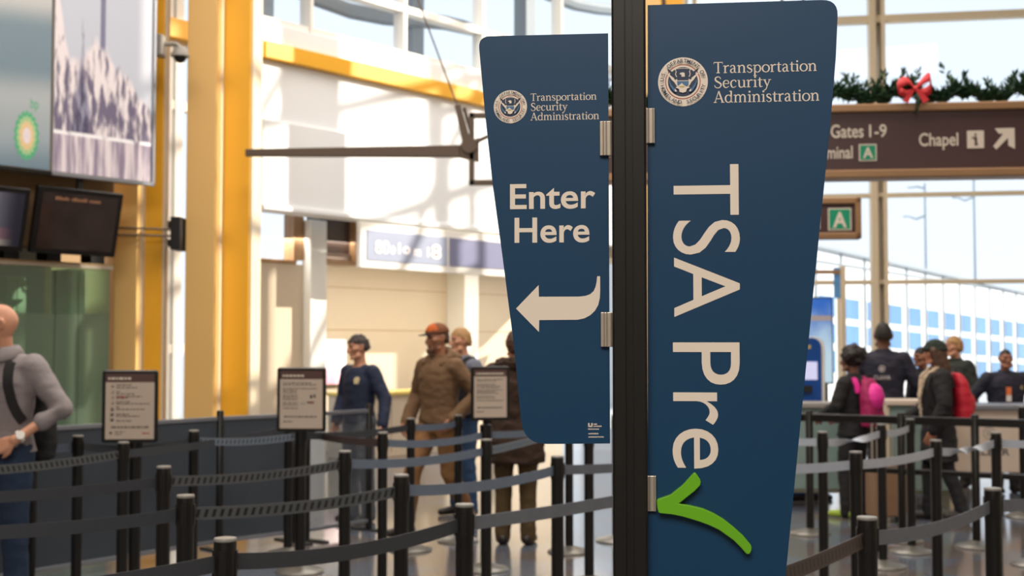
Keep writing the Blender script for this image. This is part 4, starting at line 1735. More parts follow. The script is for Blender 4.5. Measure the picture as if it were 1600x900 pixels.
# security camera between the columns
p = at(250, 72, 12.22)
cc = empty('security_camera', 'grey dome security camera on a bent arm high between the left columns', 'camera', p)
s_ = F / 12.2
mb = MB(); mb.rbox((-7 / s_, -0.08, -17 / s_), (7 / s_, 0.08, 17 / s_), 0.02); mb.build('junction_box', M['grey_box'], cc)
mb = MB(); mb.tube([(7 / s_, 0, 3 / s_), (24 / s_, 0, 4 / s_), (30 / s_, 0, 0), (31 / s_, 0, -8 / s_)], 0.022, 10); mb.build('arm', M['grey_box'], cc)
mb = MB(); mb.lathe([(0.001, 0.09), (0.045, 0.09), (0.085, 0.03), (0.09, 0.0), (0.001, 0.0)], (32 / s_, 0, -17 / s_), 24); mb.build('housing', M['grey_box'], cc)
mb = MB(); mb.ball((32 / s_, 0, -17 / s_), (0.062, 0.062, 0.062)); mb.build('dome', M['screen_frame'], cc)

# tie rods and their clamp
p = at(277, 364, 12.36)
tr_ = empty('tie_rod_clamp', 'dark clamp holding two thin tie rods, at the left side of the wide column', 'bracket', p)
mb = MB()
mb.box((-0.07, 0.0, -0.16), (0.03, 0.30, 0.16)); mb.box((-0.10, 0.02, 0.05), (0.0, 0.10, 0.12)); mb.box((-0.10, 0.02, -0.13), (0.0, 0.10, -0.06))
mb.build('clamp', M['black_matte'], tr_, bevel=0.006)
for dz in (0.035, -0.03):
    mb = MB(); mb.tube([(-0.05, 0.02, dz), (-0.30, -0.10, dz), (-0.60, -0.16, dz)], 0.011, 8); mb.build('rod', M['strut'], tr_)

# brown strut, hinged node and hanging frame
YS = 12.4
p = at(400, 239, YS)
st = empty('bracing_strut', 'long brown horizontal strut from the wide column to a bolted node and square frame', 'strut', p)
s_ = F / YS
L_ = (728 - 384) / s_
mb = MB()
mb.hexa([(-0.1, -.03, -.035), (L_ - .15, -.03, -.045), (L_ - .15, .03, -.045), (-0.1, .03, -.035), (-0.1, -.03, .035), (L_ - .15, -.03, .045 + .03), (L_ - .15, .03, .045 + .03), (-0.1, .03, .035)])
mb.hexa([(L_ - .15, -.03, -.045), (L_ + .04, -.03, -.09), (L_ + .04, .03, -.09), (L_ - .15, .03, -.045), (L_ - .15, -.03, .075), (L_ + .04, -.03, .15), (L_ + .04, .03, .15), (L_ - .15, .03, .075)])
mb.build('bar', M['strut'], st, bevel=0.006)
def lx(u): return (u - 400) / s_
def lz(v): return (239 - v) / s_
mb = MB()
mb.hexa([(lx(712), -.05, lz(165)), (lx(719), -.05, lz(163)), (lx(719), .0, lz(163)), (lx(712), .0, lz(165)),
         (lx(727), -.05, lz(235)), (lx(741), -.05, lz(232)), (lx(741), .0, lz(232)), (lx(727), .0, lz(235))][4:] +
        [(lx(712), -.05, lz(165)), (lx(721), -.05, lz(163)), (lx(721), .0, lz(163)), (lx(712), .0, lz(165))])
mb.build('upper_link', M['strut'], st, bevel=0.004)
mb = MB()
mb.lathe([(0.001, -.03), (.075, -.03), (.08, 0), (.075, .03), (.001, .03)], n=20)
nd = mb.build('node', M['strut'], st, loc=(lx(735), -.03, lz(228)), rot=(pi / 2, 0, 0))
mb = MB()
f0, f1, g0, g1, fb = lx(735), lx(862), lz(290), lz(176), 0.05
for a in ((f0, g0, f1, g0 + fb), (f0, g1 - fb, f1, g1), (f0, g0, f0 + fb, g1), (f1 - fb, g0, f1, g1)):
    mb.box((a[0], -.03, a[1]), (a[2], .03, a[3]))
mb.build('square_frame', M['strut'], st, bevel=0.005)
mb = MB()
mb.tube([(lx(733), -.02, lz(228)), (lx(765), -.02, lz(213))], 0.02, 8)
mb.tube([(lx(727), -.02, lz(168)), (lx(738), -.02, lz(206))], 0.018, 8)
mb.build('short_link', M['strut'], st)
mb = MB()
mb.tube([(lx(717), -.02, lz(166)), (lx(655), -.02, lz(0)), (lx(560), -.02, lz(-255)), (lx(520), -.02, CEIL - p.z)], 0.008, 6)
mb.build('stay_cable', M['strut'], st)

# ------------------------------------------------------------------ wall sign and dark box on the side wall
SO = 0.14
t0, t1 = LW.t(562, SO), LW.t(880, SO)
z0, z1 = LW.hit(565, 418, SO)[1], LW.hit(565, 346, SO)[1]
ws = empty('airline_wall_sign', 'long sun-washed wall sign with two white figures 8 and blurred white letters, white surround', 'sign', mat=LW.mat() @ Matrix.Translation((t0, -SO, z0)))
w_, h_ = t1 - t0, z1 - z0
mb = MB(); mb.box((0, 0, 0), (w_, SO - 0.07, h_)); mb.build('sign_box', M['frame_white'], ws, bevel=0.01)
tm_ = LW.t(700, SO) - t0
M['sunwashed_mauve'] = material('sunwashed_mauve', rgb(206, 188, 206), 0.5, var=0.03)  # sunlight washing over the sign, put into these pale colours
M['sunwashed_navy'] = material('sunwashed_navy', rgb(120, 124, 158), 0.4, var=0.03)
M['sunwashed_slate'] = material('sunwashed_slate', rgb(150, 160, 186), 0.4, var=0.05)
M['led_red'] = material('digit_red', rgb(224, 60, 70), 0.5)
M['sign_white'] = material('sign_white', rgb(240, 238, 240), 0.5)
a_ = LW.t(572, SO) - t0
mb = MB(); mb.box((a_, -0.01, h_ * .17), (tm_ - 0.03, 0, h_ * .83)); fc = mb.build('sign_face', M['sunwashed_slate'], ws)
mb = MB(); mb.box((tm_ + 0.02, -0.01, h_ * .17), (w_ - .05, 0, h_ * .83)); fc2 = mb.build('sign_face', M['sunwashed_navy'], ws)
mb = MB()
for ch, ua, ub, za, zb in (('8', 584, 596, .33, .62), ('8', 672, 688, .30, .64)):
    xa, xb = LW.t(ua, SO) - t0, LW.t(ub, SO) - t0
    mb.box((xa + .02, -0.012, h_ * (za + .03)), (xb - .02, -0.0102, h_ * (zb - .03)), 1)
    add_text(mb, ch, ID, 0.016, xa, xb, h_ * za, h_ * zb, 0, weight=0.03)
    mb.build('figure', [M['sign_white'], M['led_red']], fc)
    mb = MB()
for ch, ua, ub, za, zb in (('D', 598, 607, .34, .62), ('o', 608, 616, .34, .52), ('l', 621, 624, .36, .60), ('o', 628, 640, .36, .54), ('m', 645, 656, .34, .50), ('l', 666, 669, .34, .56)):
    add_text(mb, ch, ID, 0.013, LW.t(ua, SO) - t0, LW.t(ub, SO) - t0, h_ * za, h_ * zb, 0, weight=0.03)
mb.build('lettering', [M['sign_white'], M['led_red']], fc)

a0, a1 = rt(500), rt(557)
zt, zb = rz(528, 335), rz(528, 408)
bx = empty('display_housing', 'dark recessed display box with a brown surround, left of the sun-washed wall sign', 'display', mat=LW.mat() @ Matrix.Translation((a0, -RO, zb)))
w_, h_ = a1 - a0, zt - zb
mb = MB(); mb.box((w_ * .82, -.1, -.05), (w_, .3, h_ + .06)); mb.box((0, -.08, h_), (w_ * .83, .3, h_ + .06)); mb.box((0, -.08, -.05), (w_ * .83, .3, 0.0))
mb.build('surround', M['tan_frame'], bx, bevel=0.005)
mb = MB(); mb.box((0, 0.02, 0), (w_ * .82, .28, h_)); mb.build('display', material('dark_umber', rgb(66, 52, 46), 0.25), bx)
mb = MB(); mb.box((0.02, -0.02, 0.0), (w_ * .80, .02, h_ * .16)); mb.build('shelf_lip', material('umber_lip', rgb(140, 120, 108), 0.4), bx)

# bright poster and ticket counter below
t0, t1 = LW.t(497, -2.2), LW.t(541, -2.2)
z0, z1 = LW.hit(515, 601, -2.2)[1], LW.hit(515, 530, -2.2)[1]
po = empty('lit_poster', 'bright white and pink lit poster behind the woman in navy', 'poster', mat=LW.mat() @ Matrix.Translation((t0, 2.2, z0)))
mb = MB(); mb.box((0, 0, 0), (t1 - t0, 0.09, z1 - z0)); mb.build('case', M['frame_white'], po, bevel=0.006)
def poster_build(nt, b):
    tc, x, y = uvs(nt)
    col = mixn(nt, sstep(nt, mathn(nt, 'ADD', y, mathn(nt, 'MULTIPLY', noise_n(nt, tc, 4), .3)), 0.2, 0.75), rgb(250, 176, 190), rgb(255, 250, 250))
    nt.links.new(col, b.inputs['Base Color']); nt.links.new(col, b.inputs['Emission Color'])
    b.inputs['Emission Strength'].default_value = 0.8
M['poster'] = ramp_image_mat('pink_poster', poster_build)
mb = MB(); uv_quad(mb, [(.01, -.003, .01), (t1 - t0 - .01, -.003, .01), (t1 - t0 - .01, -.003, z1 - z0 - .01), (.01, -.003, z1 - z0 - .01)]); mb.build('picture', M['poster'], po)

CO = -0.75
t0, t1 = LW.t(560, CO), LW.t(800, CO)
zc = LW.hit(610, 612, CO)[1]
ct_ = empty('ticket_counter', 'long beige service counter with a yellow top below the side wall', 'counter', mat=LW.mat() @ Matrix.Translation((t0, -CO, 0)))
mb = MB(); mb.box((0, 0.02, 0), (t1 - t0, 0.6, zc - 0.05)); mb.build('body', M['wall_beige'], ct_, bevel=0.008)
mb = MB(); mb.box((-.02, -0.03, zc - 0.05), (t1 - t0 + .02, 0.63, zc)); mb.build('worktop', material('yellow_laminate', rgb(226, 200, 110), 0.35), ct_, bevel=0.008)
for q in range(1, 5):
    mb = MB(); x = (t1 - t0) * q / 5; mb.box((x - .008, 0.012, .08), (x + .008, 0.022, zc - .06)); mb.build('joint_strip', M['alu'], ct_)

# ------------------------------------------------------------------ overhead signs and garland
def hang(name, lab, Yc, u0, u1, vT, vB, vt_in, vb_in, ang, uc):
    c = at(uc, 540, Yc)
    P_ = Plane((c.x, c.y), ang=ang)
    return P_


OS = Plane((at(1450, 540, 9.0).x, 9.0), ang=radians(-6.5))
t0, t1 = OS.t(938), OS.t(1760)
zb, zt = OS.hit(1450, 277.5)[1], OS.hit(1450, 161)[1]
zbi, zti = OS.hit(1450, 264)[1], OS.hit(1450, 174)[1]
osn = empty('overhead_sign', 'long brown overhead wayfinding sign with gate and chapel directions, under the garland', 'sign', mat=OS.mat() @ Matrix.Translation((0, 0, zb)))
H_ = zt - zb
mb = MB()
mb.box((t0, 0.0, zbi - zb), (t1, 0.16, zti - zb))
face = mb.build('sign_face', M['brown_sign'], osn)
for nm, za, zc_ in (('lower_rail', 0, zbi - zb), ('upper_rail', zti - zb, H_)):
    mb = MB(); mb.box((t0 - .04, -0.03, za), (t1 + .04, 0.19, zc_)); mb.build(nm, M['tan_frame'], osn, bevel=0.01)
mb = MB(); mb.box((t0 - .04, -0.03, zbi - zb), (t0, 0.19, zti - zb)); mb.build('end_cap', M['tan_frame'], osn)
mb = MB(); mb.box((t1, -0.03, zbi - zb), (t1 + .04, 0.19, zti - zb)); mb.build('end_cap', M['tan_frame'], osn)
def orect(u0, v0, u1, v1):
    a, b = OS.hit(u0, v1), OS.hit(u1, v0)
    return a[0], b[0], a[1] - zb, b[1] - zb
mb = MB()
hh = 0.004
for body, u0, v0, u1, v1 in (('Gates', 1298, 194, 1349, 216), ('1-9', 1358, 194, 1385, 215), ('Terminal', 1262, 228, 1332, 249), ('Chapel', 1436, 207, 1497, 235)):
    a = orect(u0, v0, u1, v1)
    add_text(mb, body, ID, hh, *a, weight=0.016)
    mb.build('lettering', M['cream'], face)
    mb = MB()
a = orect(1511, 204, 1537, 232); mb.box((a[0], -hh - .001, a[2]), (a[1], -hh + .001, a[3]))
mb.build('pictogram_tile', M['cream'], face)
mb = MB()
a = orect(1551, 200, 1585, 234)
ax, ay, aw, ah = a[0], a[2], a[1] - a[0], a[3] - a[2]
bm_poly(mb, [(ax + aw * x, -hh, ay + ah * y) for x, y in ((.02, .16), (.16, .0), (.70, .54), (.70, .18), (1, .02), (1, 1), (.10, 1), (.28, .74), (.48, .74))], 0)
mb.build('arrow', M['cream'], face)
mb = MB()
a = orect(1342, 225, 1369.5, 252); mb.box((a[0], -hh - .001, a[2]), (a[1], -hh + .001, a[3]), 0)
a = orect(1344, 227, 1367.5, 250); mb.box((a[0], -hh - .003, a[2]), (a[1], -hh, a[3]), 1)
a = orect(1348, 230, 1364, 247.5); add_text(mb, 'A', ID, hh + .004, *a, mi=0, weight=0.03)
mb.build('terminal_badge', [M['cream'], M['sign_green']], face)
mb = MB()
a = orect(1511, 204, 1537, 232)
def pp(pts, h=0.0065): bm_poly(mb, [(a[0] + (a[1] - a[0]) * x, -h, a[2] + (a[3] - a[2]) * y) for x, y in pts], 0)
pp([(.44, .74), (.50, .70), (.56, .74), (.56, .82), (.50, .86), (.44, .82)])
pp([(.40, .66), (.58, .66), (.60, .30), (.66, .16), (.42, .16), (.46, .34)])
pp([(.40, .62), (.40, .52), (.26, .58), (.28, .63)])
mb.build('pictogram', M['brown_sign'], face)
for u in (985, 1040, 1700):
    t = OS.t(u)
    mb = MB(); mb.tube([(t, 0.08, H_), (t, 0.08, CEIL - zb)], 0.015, 8); mb.build('hanger', M['strut'], osn)

# garland lying along the sign's top
gr = empty('garland', 'green pine garland lying along the top of the brown overhead sign', 'garland', mat=OS.mat() @ Matrix.Translation((0, 0, zt)))
random.seed(5)
mb = MB()
pts = []
n = 150
ta_, tb_ = t0, t1
for i in range(n + 1):
    t = ta_ + (tb_ - ta_) * i / n
    pts.append((t, 0.08 + 0.03 * sin(i * .6), 0.055 + 0.03 * sin(i * .37) + 0.02 * sin(i * 1.1)))
mb.tube(pts, 0.022, 6)
st_o = mb.build('stem', M['pine'], gr)
mb = MB()
def spray(c, d, ln, wd, mi):
    d = d.normalized()
    s2 = d.cross(Vector((random.uniform(-1, 1), random.uniform(-1, 1), random.uniform(-1, 1)))).normalized() * wd
    n2 = d.cross(s2).normalized() * wd * 0.5
    e = c + d * ln
    m_ = c + d * ln * .5
    mb.add([c, m_ + s2, e, m_ - s2, m_ + n2], [(0, 1, 4), (1, 2, 4), (2, 3, 4), (3, 0, 4), (0, 3, 2, 1)], mi)
for i in range(n):
    p0 = Vector(pts[i])
    dense = 0.75 + 0.5 * noise.noise(Vector((i * .13, 0, 0)))
    for k_ in range(int(19 * dense) + 6):
        a = random.uniform(0, 2 * pi)
        d_ = Vector((random.uniform(-.9, .9), cos(a), sin(a)))
        if p0.z + d_.z * .1 < 0.02: d_.z = abs(d_.z) * .4
        spray(p0 + Vector((random.uniform(-.02, .02), 0, random.uniform(0, .03))), d_, random.uniform(.06, .12), .012, 0)
    if random.random() < 0.30 * dense + .1:      # upright sprigs with needles
        base = p0
        dd = Vector((random.uniform(-.6, .6), random.uniform(-.3, .3), 1)).normalized()
        ln = random.uniform(.10, .20)
        for q in range(10):
            c = base + dd * ln * (q / 9)
            for w in range(3):
                spray(c, dd * .8 + Vector((random.uniform(-1, 1), random.uniform(-1, 1), random.uniform(-.2, .6))), .060, .010, 1 if random.random() < .22 else 0)
mb.build('foliage', [M['pine'], M['pine_light']], gr)
tb0_ = OS.t(1433)
zbw = OS.hit(1433, 141)[1] - zt
mb = MB()
for sg in (1, -1):
    lp = [(0, 0, 0), (sg * .05, -.03, .05), (sg * .10, -.02, .055 + sg * .02), (sg * .105, .01, .0), (sg * .05, .02, -.02), (0, 0, 0)]
    lp = cat(lp, 5)
    for a, b in zip(lp[:-1], lp[1:]):
        A_, B_ = Vector(a), Vector(b)
        w0 = .012 + .03 * min(1, abs(A_.x) / .08)
        w1 = .012 + .03 * min(1, abs(B_.x) / .08)
        mb.add([A_ + Vector((0, -w0 * .5, -.8 * w0)), B_ + Vector((0, -w1 * .5, -.8 * w1)), B_ + Vector((0, w1 * .5, .8 * w1)), A_ + Vector((0, w0 * .5, .8 * w0))], [(0, 1, 2, 3)], 0, True)
    mb.hexa([(sg * .0, -.02, -.0), (sg * .03, -.02, -.01), (sg * .03, -.012, -.01), (0, -.012, 0), (sg * .05, -.03, -.10), (sg * .085, -.03, -.08), (sg * .085, -.022, -.08), (sg * .05, -.022, -.10)])
mb.ball((0, -.005, .0), (.022, .02, .022))
bw = mb.build('bow', M['bow_red'], gr, loc=(tb0_, -0.04, zbw))
bw.scale = (1.05, 1.05, 1.05)
sm_ = bw.modifiers.new('s', 'SOLIDIFY'); sm_.thickness = 0.004
bw['label'] = 'red ribbon bow'
mb = MB()
for q in range(9):
    spray(Vector((0, -.03, -q * .013)), Vector((random.uniform(-.4, .4), -.2, -1)), .07, .012, 0)
mb.build('hanging_sprig', M['pine'], gr, loc=(tb0_ + .015, -0.03, zbw - .02))

# the smaller A sign behind
SS = Plane((at(1300, 540, 12.5).x, 12.5), ang=radians(-6))
ta_, tb_ = SS.t(1215), SS.t(1348)
zb2, zt2 = SS.hit(1320, 373)[1], SS.hit(1320, 309)[1]
sg = empty('overhead_sign', 'small brown hanging sign with a green letter A, right of the tall blue panel', 'sign', mat=SS.mat() @ Matrix.Translation((0, 0, zb2)))
h2 = zt2 - zb2
mb = MB(); mb.box((ta_ + .05, 0, .05), (tb_ - .05, .14, h2 - .05)); face = mb.build('sign_face', M['brown_sign'], sg)
mb = MB()
for a in ((ta_, 0, tb_, .06), (ta_, h2 - .06, tb_, h2), (ta_, 0, ta_ + .06, h2), (tb_ - .06, 0, tb_, h2)):
    mb.box((a[0], -.03, a[1]), (a[2], .17, a[3]))
mb.build('frame', M['tan_frame'], sg, bevel=0.008)
mb = MB()
def srect(u0, v0, u1, v1):
    a, b = SS.hit(u0, v1), SS.hit(u1, v0)
    return a[0], b[0], a[1] - zb2, b[1] - zb2
a = srect(1294, 325, 1330, 360); mb.box((a[0], -.005, a[2]), (a[1], -.001, a[3]), 0)
a = srect(1296, 327, 1328, 358); mb.box((a[0], -.008, a[2]), (a[1], -.003, a[3]), 1)
a = srect(1301, 331, 1323, 356); add_text(mb, 'A', ID, .009, *a, mi=0, weight=0.03)
mb.build('terminal_badge', [M['cream'], M['sign_green']], face)
mb = MB()
a = srect(1255, 328, 1281, 358); add_text(mb, 'al', ID, .004, *a, weight=0.02)
mb.build('lettering', M['cream'], face)
for t in (SS.t(1228), SS.t(1262)):
    mb = MB(); mb.tube([(t, .07, h2), (t, .07, CEIL - zb2)], .014, 8); mb.build('hanger', M['strut'], sg)

# ------------------------------------------------------------------ right: counters, kiosk, poster display
s_ = 160.0
pa_ = pos_of((1478, 160))
cd = empty('podium_counter', 'white-beige podium counter with blurred dark lettering, behind the crowd rail at right', 'counter', (pa_.x, pa_.y, 0), radians(-3))
w_ = 1.25
zt_, zl = CAMZ - (632 - 540) / s_, CAMZ - (737 - 540) / s_
M['podium'] = material('podium_beige', rgb(206, 190, 174), 0.5, var=0.03)
mb = MB(); mb.box((0, 0.02, zl), (w_, 0.06, zt_ - .05)); fp = mb.build('front_panel', M['podium'], cd, bevel=0.006)
mb = MB(); mb.box((-.03, -0.02, zt_ - .05), (w_ + .03, 0.5, zt_)); mb.build('worktop', M['alu_rail'], cd, bevel=0.01)
mb = MB()
add_text(mb, 'CLEAR', Matrix.Translation((0, 0.02, 0)), 0.003, (1517 - 1478) / s_, (1574 - 1478) / s_, CAMZ - (710.5 - 540) / s_, CAMZ - (699.5 - 540) / s_, weight=0.02)
mb.build('lettering', material('ink_dark', rgb(88, 88, 96), 0.5), fp)
mb = MB()
n = 28
cx, cz = (1543 - 1478) / s_, CAMZ - (676 - 540) / s_
for i in range(n):
    a0, a1 = 2 * pi * i / n, 2 * pi * (i + 1) / n
    mb.add([(cx + r * cos(a), 0.017, cz + r * sin(a)) for r, a in ((.05, a0), (.062, a0), (.062, a1), (.05, a1))], [(0, 1, 2, 3)])
for i in range(3):
    mb.add([(cx - .03, 0.017, cz - .024 + i * .02), (cx + .03, 0.017, cz - .024 + i * .02), (cx + .03, 0.017, cz - .014 + i * .02), (cx - .03, 0.017, cz - .014 + i * .02)], [(0, 1, 2, 3)])
mb.build('round_logo', material('logo_grey', rgb(170, 160, 152), 0.5), fp)
for x in (0.03, w_ - 0.06):
    for y in (0.06, 0.44):
        mb = MB(); mb.box((x, y, 0), (x + .035, y + .035, zt_ - .05)); mb.build('leg', M['black'], cd, bevel=0.004)

pb_ = pos_of((1384, 164))
c2 = empty('glass_counter', 'pale-topped counter with teal glass front, below the man with the printed back', 'counter', (pb_.x, pb_.y, 0), radians(-3))
w_ = 0.62
mb = MB(); mb.box((0, 0.0, .98), (w_, .5, 1.03)); mb.build('worktop', M['podium'], c2, bevel=0.008)
mb = MB(); mb.box((0.02, .03, .18), (w_ - .02, .045, .97)); mb.build('glass_front', M['glass_teal'], c2)
mb = MB(); mb.box((0.02, .40, .1), (w_ - .02, .42, .97)); mb.build('back_panel', M['podium'], c2)
for x in (0.0, w_ - .03):
    mb = MB(); mb.box((x, .02, 0), (x + .03, .45, .98)); mb.build('side_panel', M['frame_cream'], c2, bevel=0.004)
pc_ = pos_of((1195, 162))
c3 = empty('glass_counter', 'grey-topped counter with a teal glass front, under the blue kiosk', 'counter', (pc_.x, pc_.y, 0), radians(-3))
w_ = 0.92
mb = MB(); mb.box((0, 0.0, .95), (w_, .45, 1.0)); mb.build('worktop', M['grey_box'], c3, bevel=0.008)
mb = MB(); mb.box((0.02, .03, .18), (w_ - .02, .045, .94)); mb.build('glass_front', M['glass_teal'], c3)
mb = MB(); mb.box((0.02, .38, .1), (w_ - .02, .40, .94)); mb.build('back_panel', M['podium'], c3)
for x in (0.0, w_ - .03):
    mb = MB(); mb.box((x, .02, 0), (x + .03, .43, .95)); mb.build('side_panel', M['frame_cream'], c3, bevel=0.004)

pk = at(1262, 540, F / 158.0)
ks = empty('check_in_kiosk', 'blue self-service kiosk with rounded shoulders and a lavender screen, right of the tall blue panel', 'kiosk', (pk.x, pk.y + .62 - .3, 0), radians(4))
s_ = F / (pk.y + .32)
M['kiosk_blue'] = material('kiosk_blue', rgb(20, 74, 150), 0.35, var=0.05)
M['kiosk_screen'] = material('kiosk_screen', rgb(196, 200, 236), 0.2, emit=0.45)
zt_ = CAMZ + (540 - 526) / s_
xr, xl = (1302 - 1262) / s_, -(1302 - 1262) / s_
def arch(x0, x1, z0, z1, r):
    pts = [(x0, z0), (x1, z0)]
    for i in range(9):
        a = pi / 2 * i / 8
        pts.append((x1 - r + r * cos(a), z1 - r + r * sin(a)))
    for i in range(9):
        a = pi / 2 + pi / 2 * i / 8
        pts.append((x0 + r + r * cos(a), z1 - r + r * sin(a)))
    return pts
mb = MB(); mb.prism(arch(xl, xr, 0.05, zt_, .11), ID, -.26, -.02, smooth=False); mb.build('shell', M['frame_white'], ks, bevel=0.006)
mb = MB(); mb.prism(arch(xl + .015, xr - .05, 0.05, zt_ - .012, .10), ID, -.03, 0.03); kf = mb.build('front', M['kiosk_blue'], ks, bevel=0.006)
z1_, z0_ = CAMZ + (540 - 565) / s_, CAMZ + (540 - 593) / s_
mb = MB(); mb.box((xl + .06, -.036, z0_), ((1287 - 1262) / s_, -.029, z1_)); mb.build('screen', M['kiosk_screen'], kf)
mb = MB(); mb.box(((1250 - 1262) / s_, -.034, CAMZ + (540 - 545) / s_), ((1277 - 1262) / s_, -.029, CAMZ + (540 - 539) / s_)); mb.build('label_plate', M['seal_gold'], kf)
mb = MB(); mb.box((xl + .05, -.06, CAMZ + (540 - 612) / s_), (.10, -.029, CAMZ + (540 - 602) / s_)); mb.build('card_slot', M['black_matte'], kf)
mb = MB(); mb.rbox((xl - .04, -.08, 0), (xr + .04, .34, .05), .03); mb.build('foot', M['black_matte'], ks)

pd_ = at(1272, 540, 16.5)
dsp = empty('poster_display', 'tall blue-sky poster display standing behind the blue kiosk', 'poster', (pd_.x, pd_.y, 0), radians(-4))
s_ = F / 16.5
z1_, z0_ = CAMZ + (540 - 464) / s_, CAMZ + (540 - 600) / s_
x0, x1 = (1236 - 1272) / s_, (1302 - 1272) / s_
mb = MB(); mb.box((x0, 0, z0_), (x1, .1, z1_)); mb.build('case', M['screen_frame'], dsp, bevel=0.01)
def skyp(nt, b):
    tc, x, y = uvs(nt)
    n = noise_n(nt, tc, 3, 1, 2)
    col = mixn(nt, sstep(nt, mathn(nt, 'ADD', y, mathn(nt, 'MULTIPLY', n, .5)), .5, 1.25), rgb(176, 206, 226), rgb(40, 96, 184))
    bd = mathn(nt, 'MULTIPLY', sstep(nt, y, .72, .75), sstep(nt, y, .81, .78))
    col = mixn(nt, bd, col, rgb(150, 138, 134))
    nt.links.new(col, b.inputs['Base Color']); nt.links.new(col, b.inputs['Emission Color'])
    b.inputs['Emission Strength'].default_value = 0.45
M['skyposter'] = ramp_image_mat('sky_poster', skyp)
mb = MB(); uv_quad(mb, [(x0 + .02, -.004, z0_ + .02), (x1 - .02, -.004, z0_ + .02), (x1 - .02, -.004, z1_ - .02), (x0 + .02, -.004, z1_ - .02)]); mb.build('picture', M['skyposter'], dsp)
for x in (x0 + .08, x1 - .12):
    mb = MB(); mb.box((x, .03, 0), (x + .05, .07, z0_)); mb.build('leg', M['black'], dsp)
mb = MB(); mb.box((x0 + .02, -.15, 0), (x1 - .02, .25, .02)); mb.build('foot_plate', M['black_matte'], dsp)

pe = at(1310, 540, 17.5)
bnr = empty('flag_banner', 'narrow blue and white flag banner on a beige post, right of the sky poster', 'banner', (pe.x, pe.y, 0))
s_ = F / 17.5
z1_, z0_ = CAMZ + (540 - 418) / s_, CAMZ + (540 - 466) / s_
mb = MB(); mb.box((.035, -.04, 0), (.10, .04, z1_ + .02)); mb.build('post', M['frame_cream'], bnr, bevel=0.006)
mb = MB(); mb.box((-.055, -.006, z0_), (.035, .006, z1_)); mb.build('flag', material('banner_blue', rgb(92, 150, 206), .5, var=.25, scale=6), bnr)
mb = MB(); mb.box((-.5, -.02, CAMZ + (540 - 428) / s_), (.035, .02, CAMZ + (540 - 422) / s_)); mb.build('cross_arm', M['tan_frame'], bnr)
mb = MB(); mb.box((-.15, -.2, 0), (.25, .2, .03)); mb.build('foot', M['grey_box'], bnr)


# ------------------------------------------------------------------ people
def mp(*a, **k): return material(*a, **k)
SKIN = {'fair': mp('fair_skin', rgb(206, 150, 120), .5, var=.05), 'tan': mp('tan_skin', rgb(176, 120, 92), .5, var=.05),
        'brown': mp('brown_skin', rgb(112, 72, 52), .5, var=.05), 'mid': mp('mid_skin', rgb(150, 100, 76), .5, var=.05)}
M['lip'] = mp('lip_tone', rgb(150, 84, 76), .5)
M['eye'] = mp('eye_dark', rgb(38, 28, 24), .4)
V = Vector


def head_into(mb, Mh):
    """a head in its own frame (front = -y, centre = origin) carried by Mh"""
    def skull(d):
        
        x, y, z = d.x * .073, d.y * .093, d.z * .113
        if d.z < 0:
            k = -d.z
            x *= 1 - .26 * k ** 1.3
            if d.y > 0: y *= 1 - .45 * k
            else: y *= 1 - .06 * k
        else:
            x *= 1 + .03 * d.z
            if d.y > 0: y *= 1.05
        if d.y < -.75: y *= .96
        return V((x, y, z))
    mb.ball((0, 0, 0), (1, 1, 1), 0, 18, 24, fn=lambda d: Mh @ skull(d))
    def T(pts, r): mb.tube([Mh @ V(p) for p in pts], r, 10, 0, True)
    T([(0, -.088, .018), (0, -.104, -.012), (0, -.109, -.026)], [.008, .011, .0135])        # nose
    T([(-.014, -.097, -.030), (.014, -.097, -.030)], [.009, .009])
    T([(-.045, -.074, .034), (-.018, -.086, .036), (.018, -.086, .036), (.045, -.074, .034)], [.010, .010, .010, .010])   # brow
    T([(-.020, -.083, -.060), (0, -.088, -.058), (.020, -.083, -.060)], [.008, .010, .008])  # mouth
    T([(-.018, -.074, -.093), (0, -.080, -.095), (.018, -.074, -.093)], [.016, .018, .016])  # chin
    T([(-.055, -.03, -.075), (-.04, -.055, -.092)], [.022, .018]); T([(.055, -.03, -.075), (.04, -.055, -.092)], [.022, .018])
    T([(-.05, -.06, -.012), (-.058, -.03, -.006)], [.018, .018]); T([(.05, -.06, -.012), (.058, -.03, -.006)], [.018, .018])
    for s in (1, -1):                                                                       # ears
        T([(s * .076, .008, .022), (s * .083, .018, .018), (s * .084, .02, .0), (s * .078, .008, -.028)], [.008, .009, .009, .008])


def hand_into(mb, w, D, N, side, curl=.5, k=1.0):
    """wrist w, direction D, palm side N; side = +1 puts the thumb along D x N"""
    D = D.normalized(); N = (N - D * N.dot(D)).normalized(); S = D.cross(N) * side
    for j, o in enumerate((.028, .0095, -.0095, -.028)):
        kn = w + (D * .088 + S * o * 1.15) * k
        mb.tube([w + S * (o * .55) * k + D * .005 * k, w + (D * .05 + S * o) * k, kn], [.015 * k, .0145 * k, .0115 * k], 8, 0, True)
        ln = (.042, .047, .044, .034)[j] * k
        a = curl
        p = kn
        d = D
        pts = [kn]
        for q, l in enumerate((1.0, .65, .5)):
            a2 = a * (.6 + .5 * q)
            d = (d * cos(a2) + N * sin(a2)).normalized()
            N_ = N
            p = p + d * ln * l
            pts.append(p)
        spread = S * o * .25 * k
        pts = [pts[0]] + [q + spread * (i + 1) / 3 for i, q in enumerate(pts[1:])]
        mb.tube(pts, [.0098 * k, .009 * k, .0084 * k, .007 * k], 8, 0, True)
    b = w + (D * .022 + S * .024) * k
    mb.tube([b, b + (D * .03 + S * .026 + N * .012) * k, b + (D * .058 + S * .030 + N * .024) * k, b + (D * .078 + S * .026 + N * .034) * k], [.015 * k, .0125 * k, .010 * k, .008 * k], 8, 0, True)


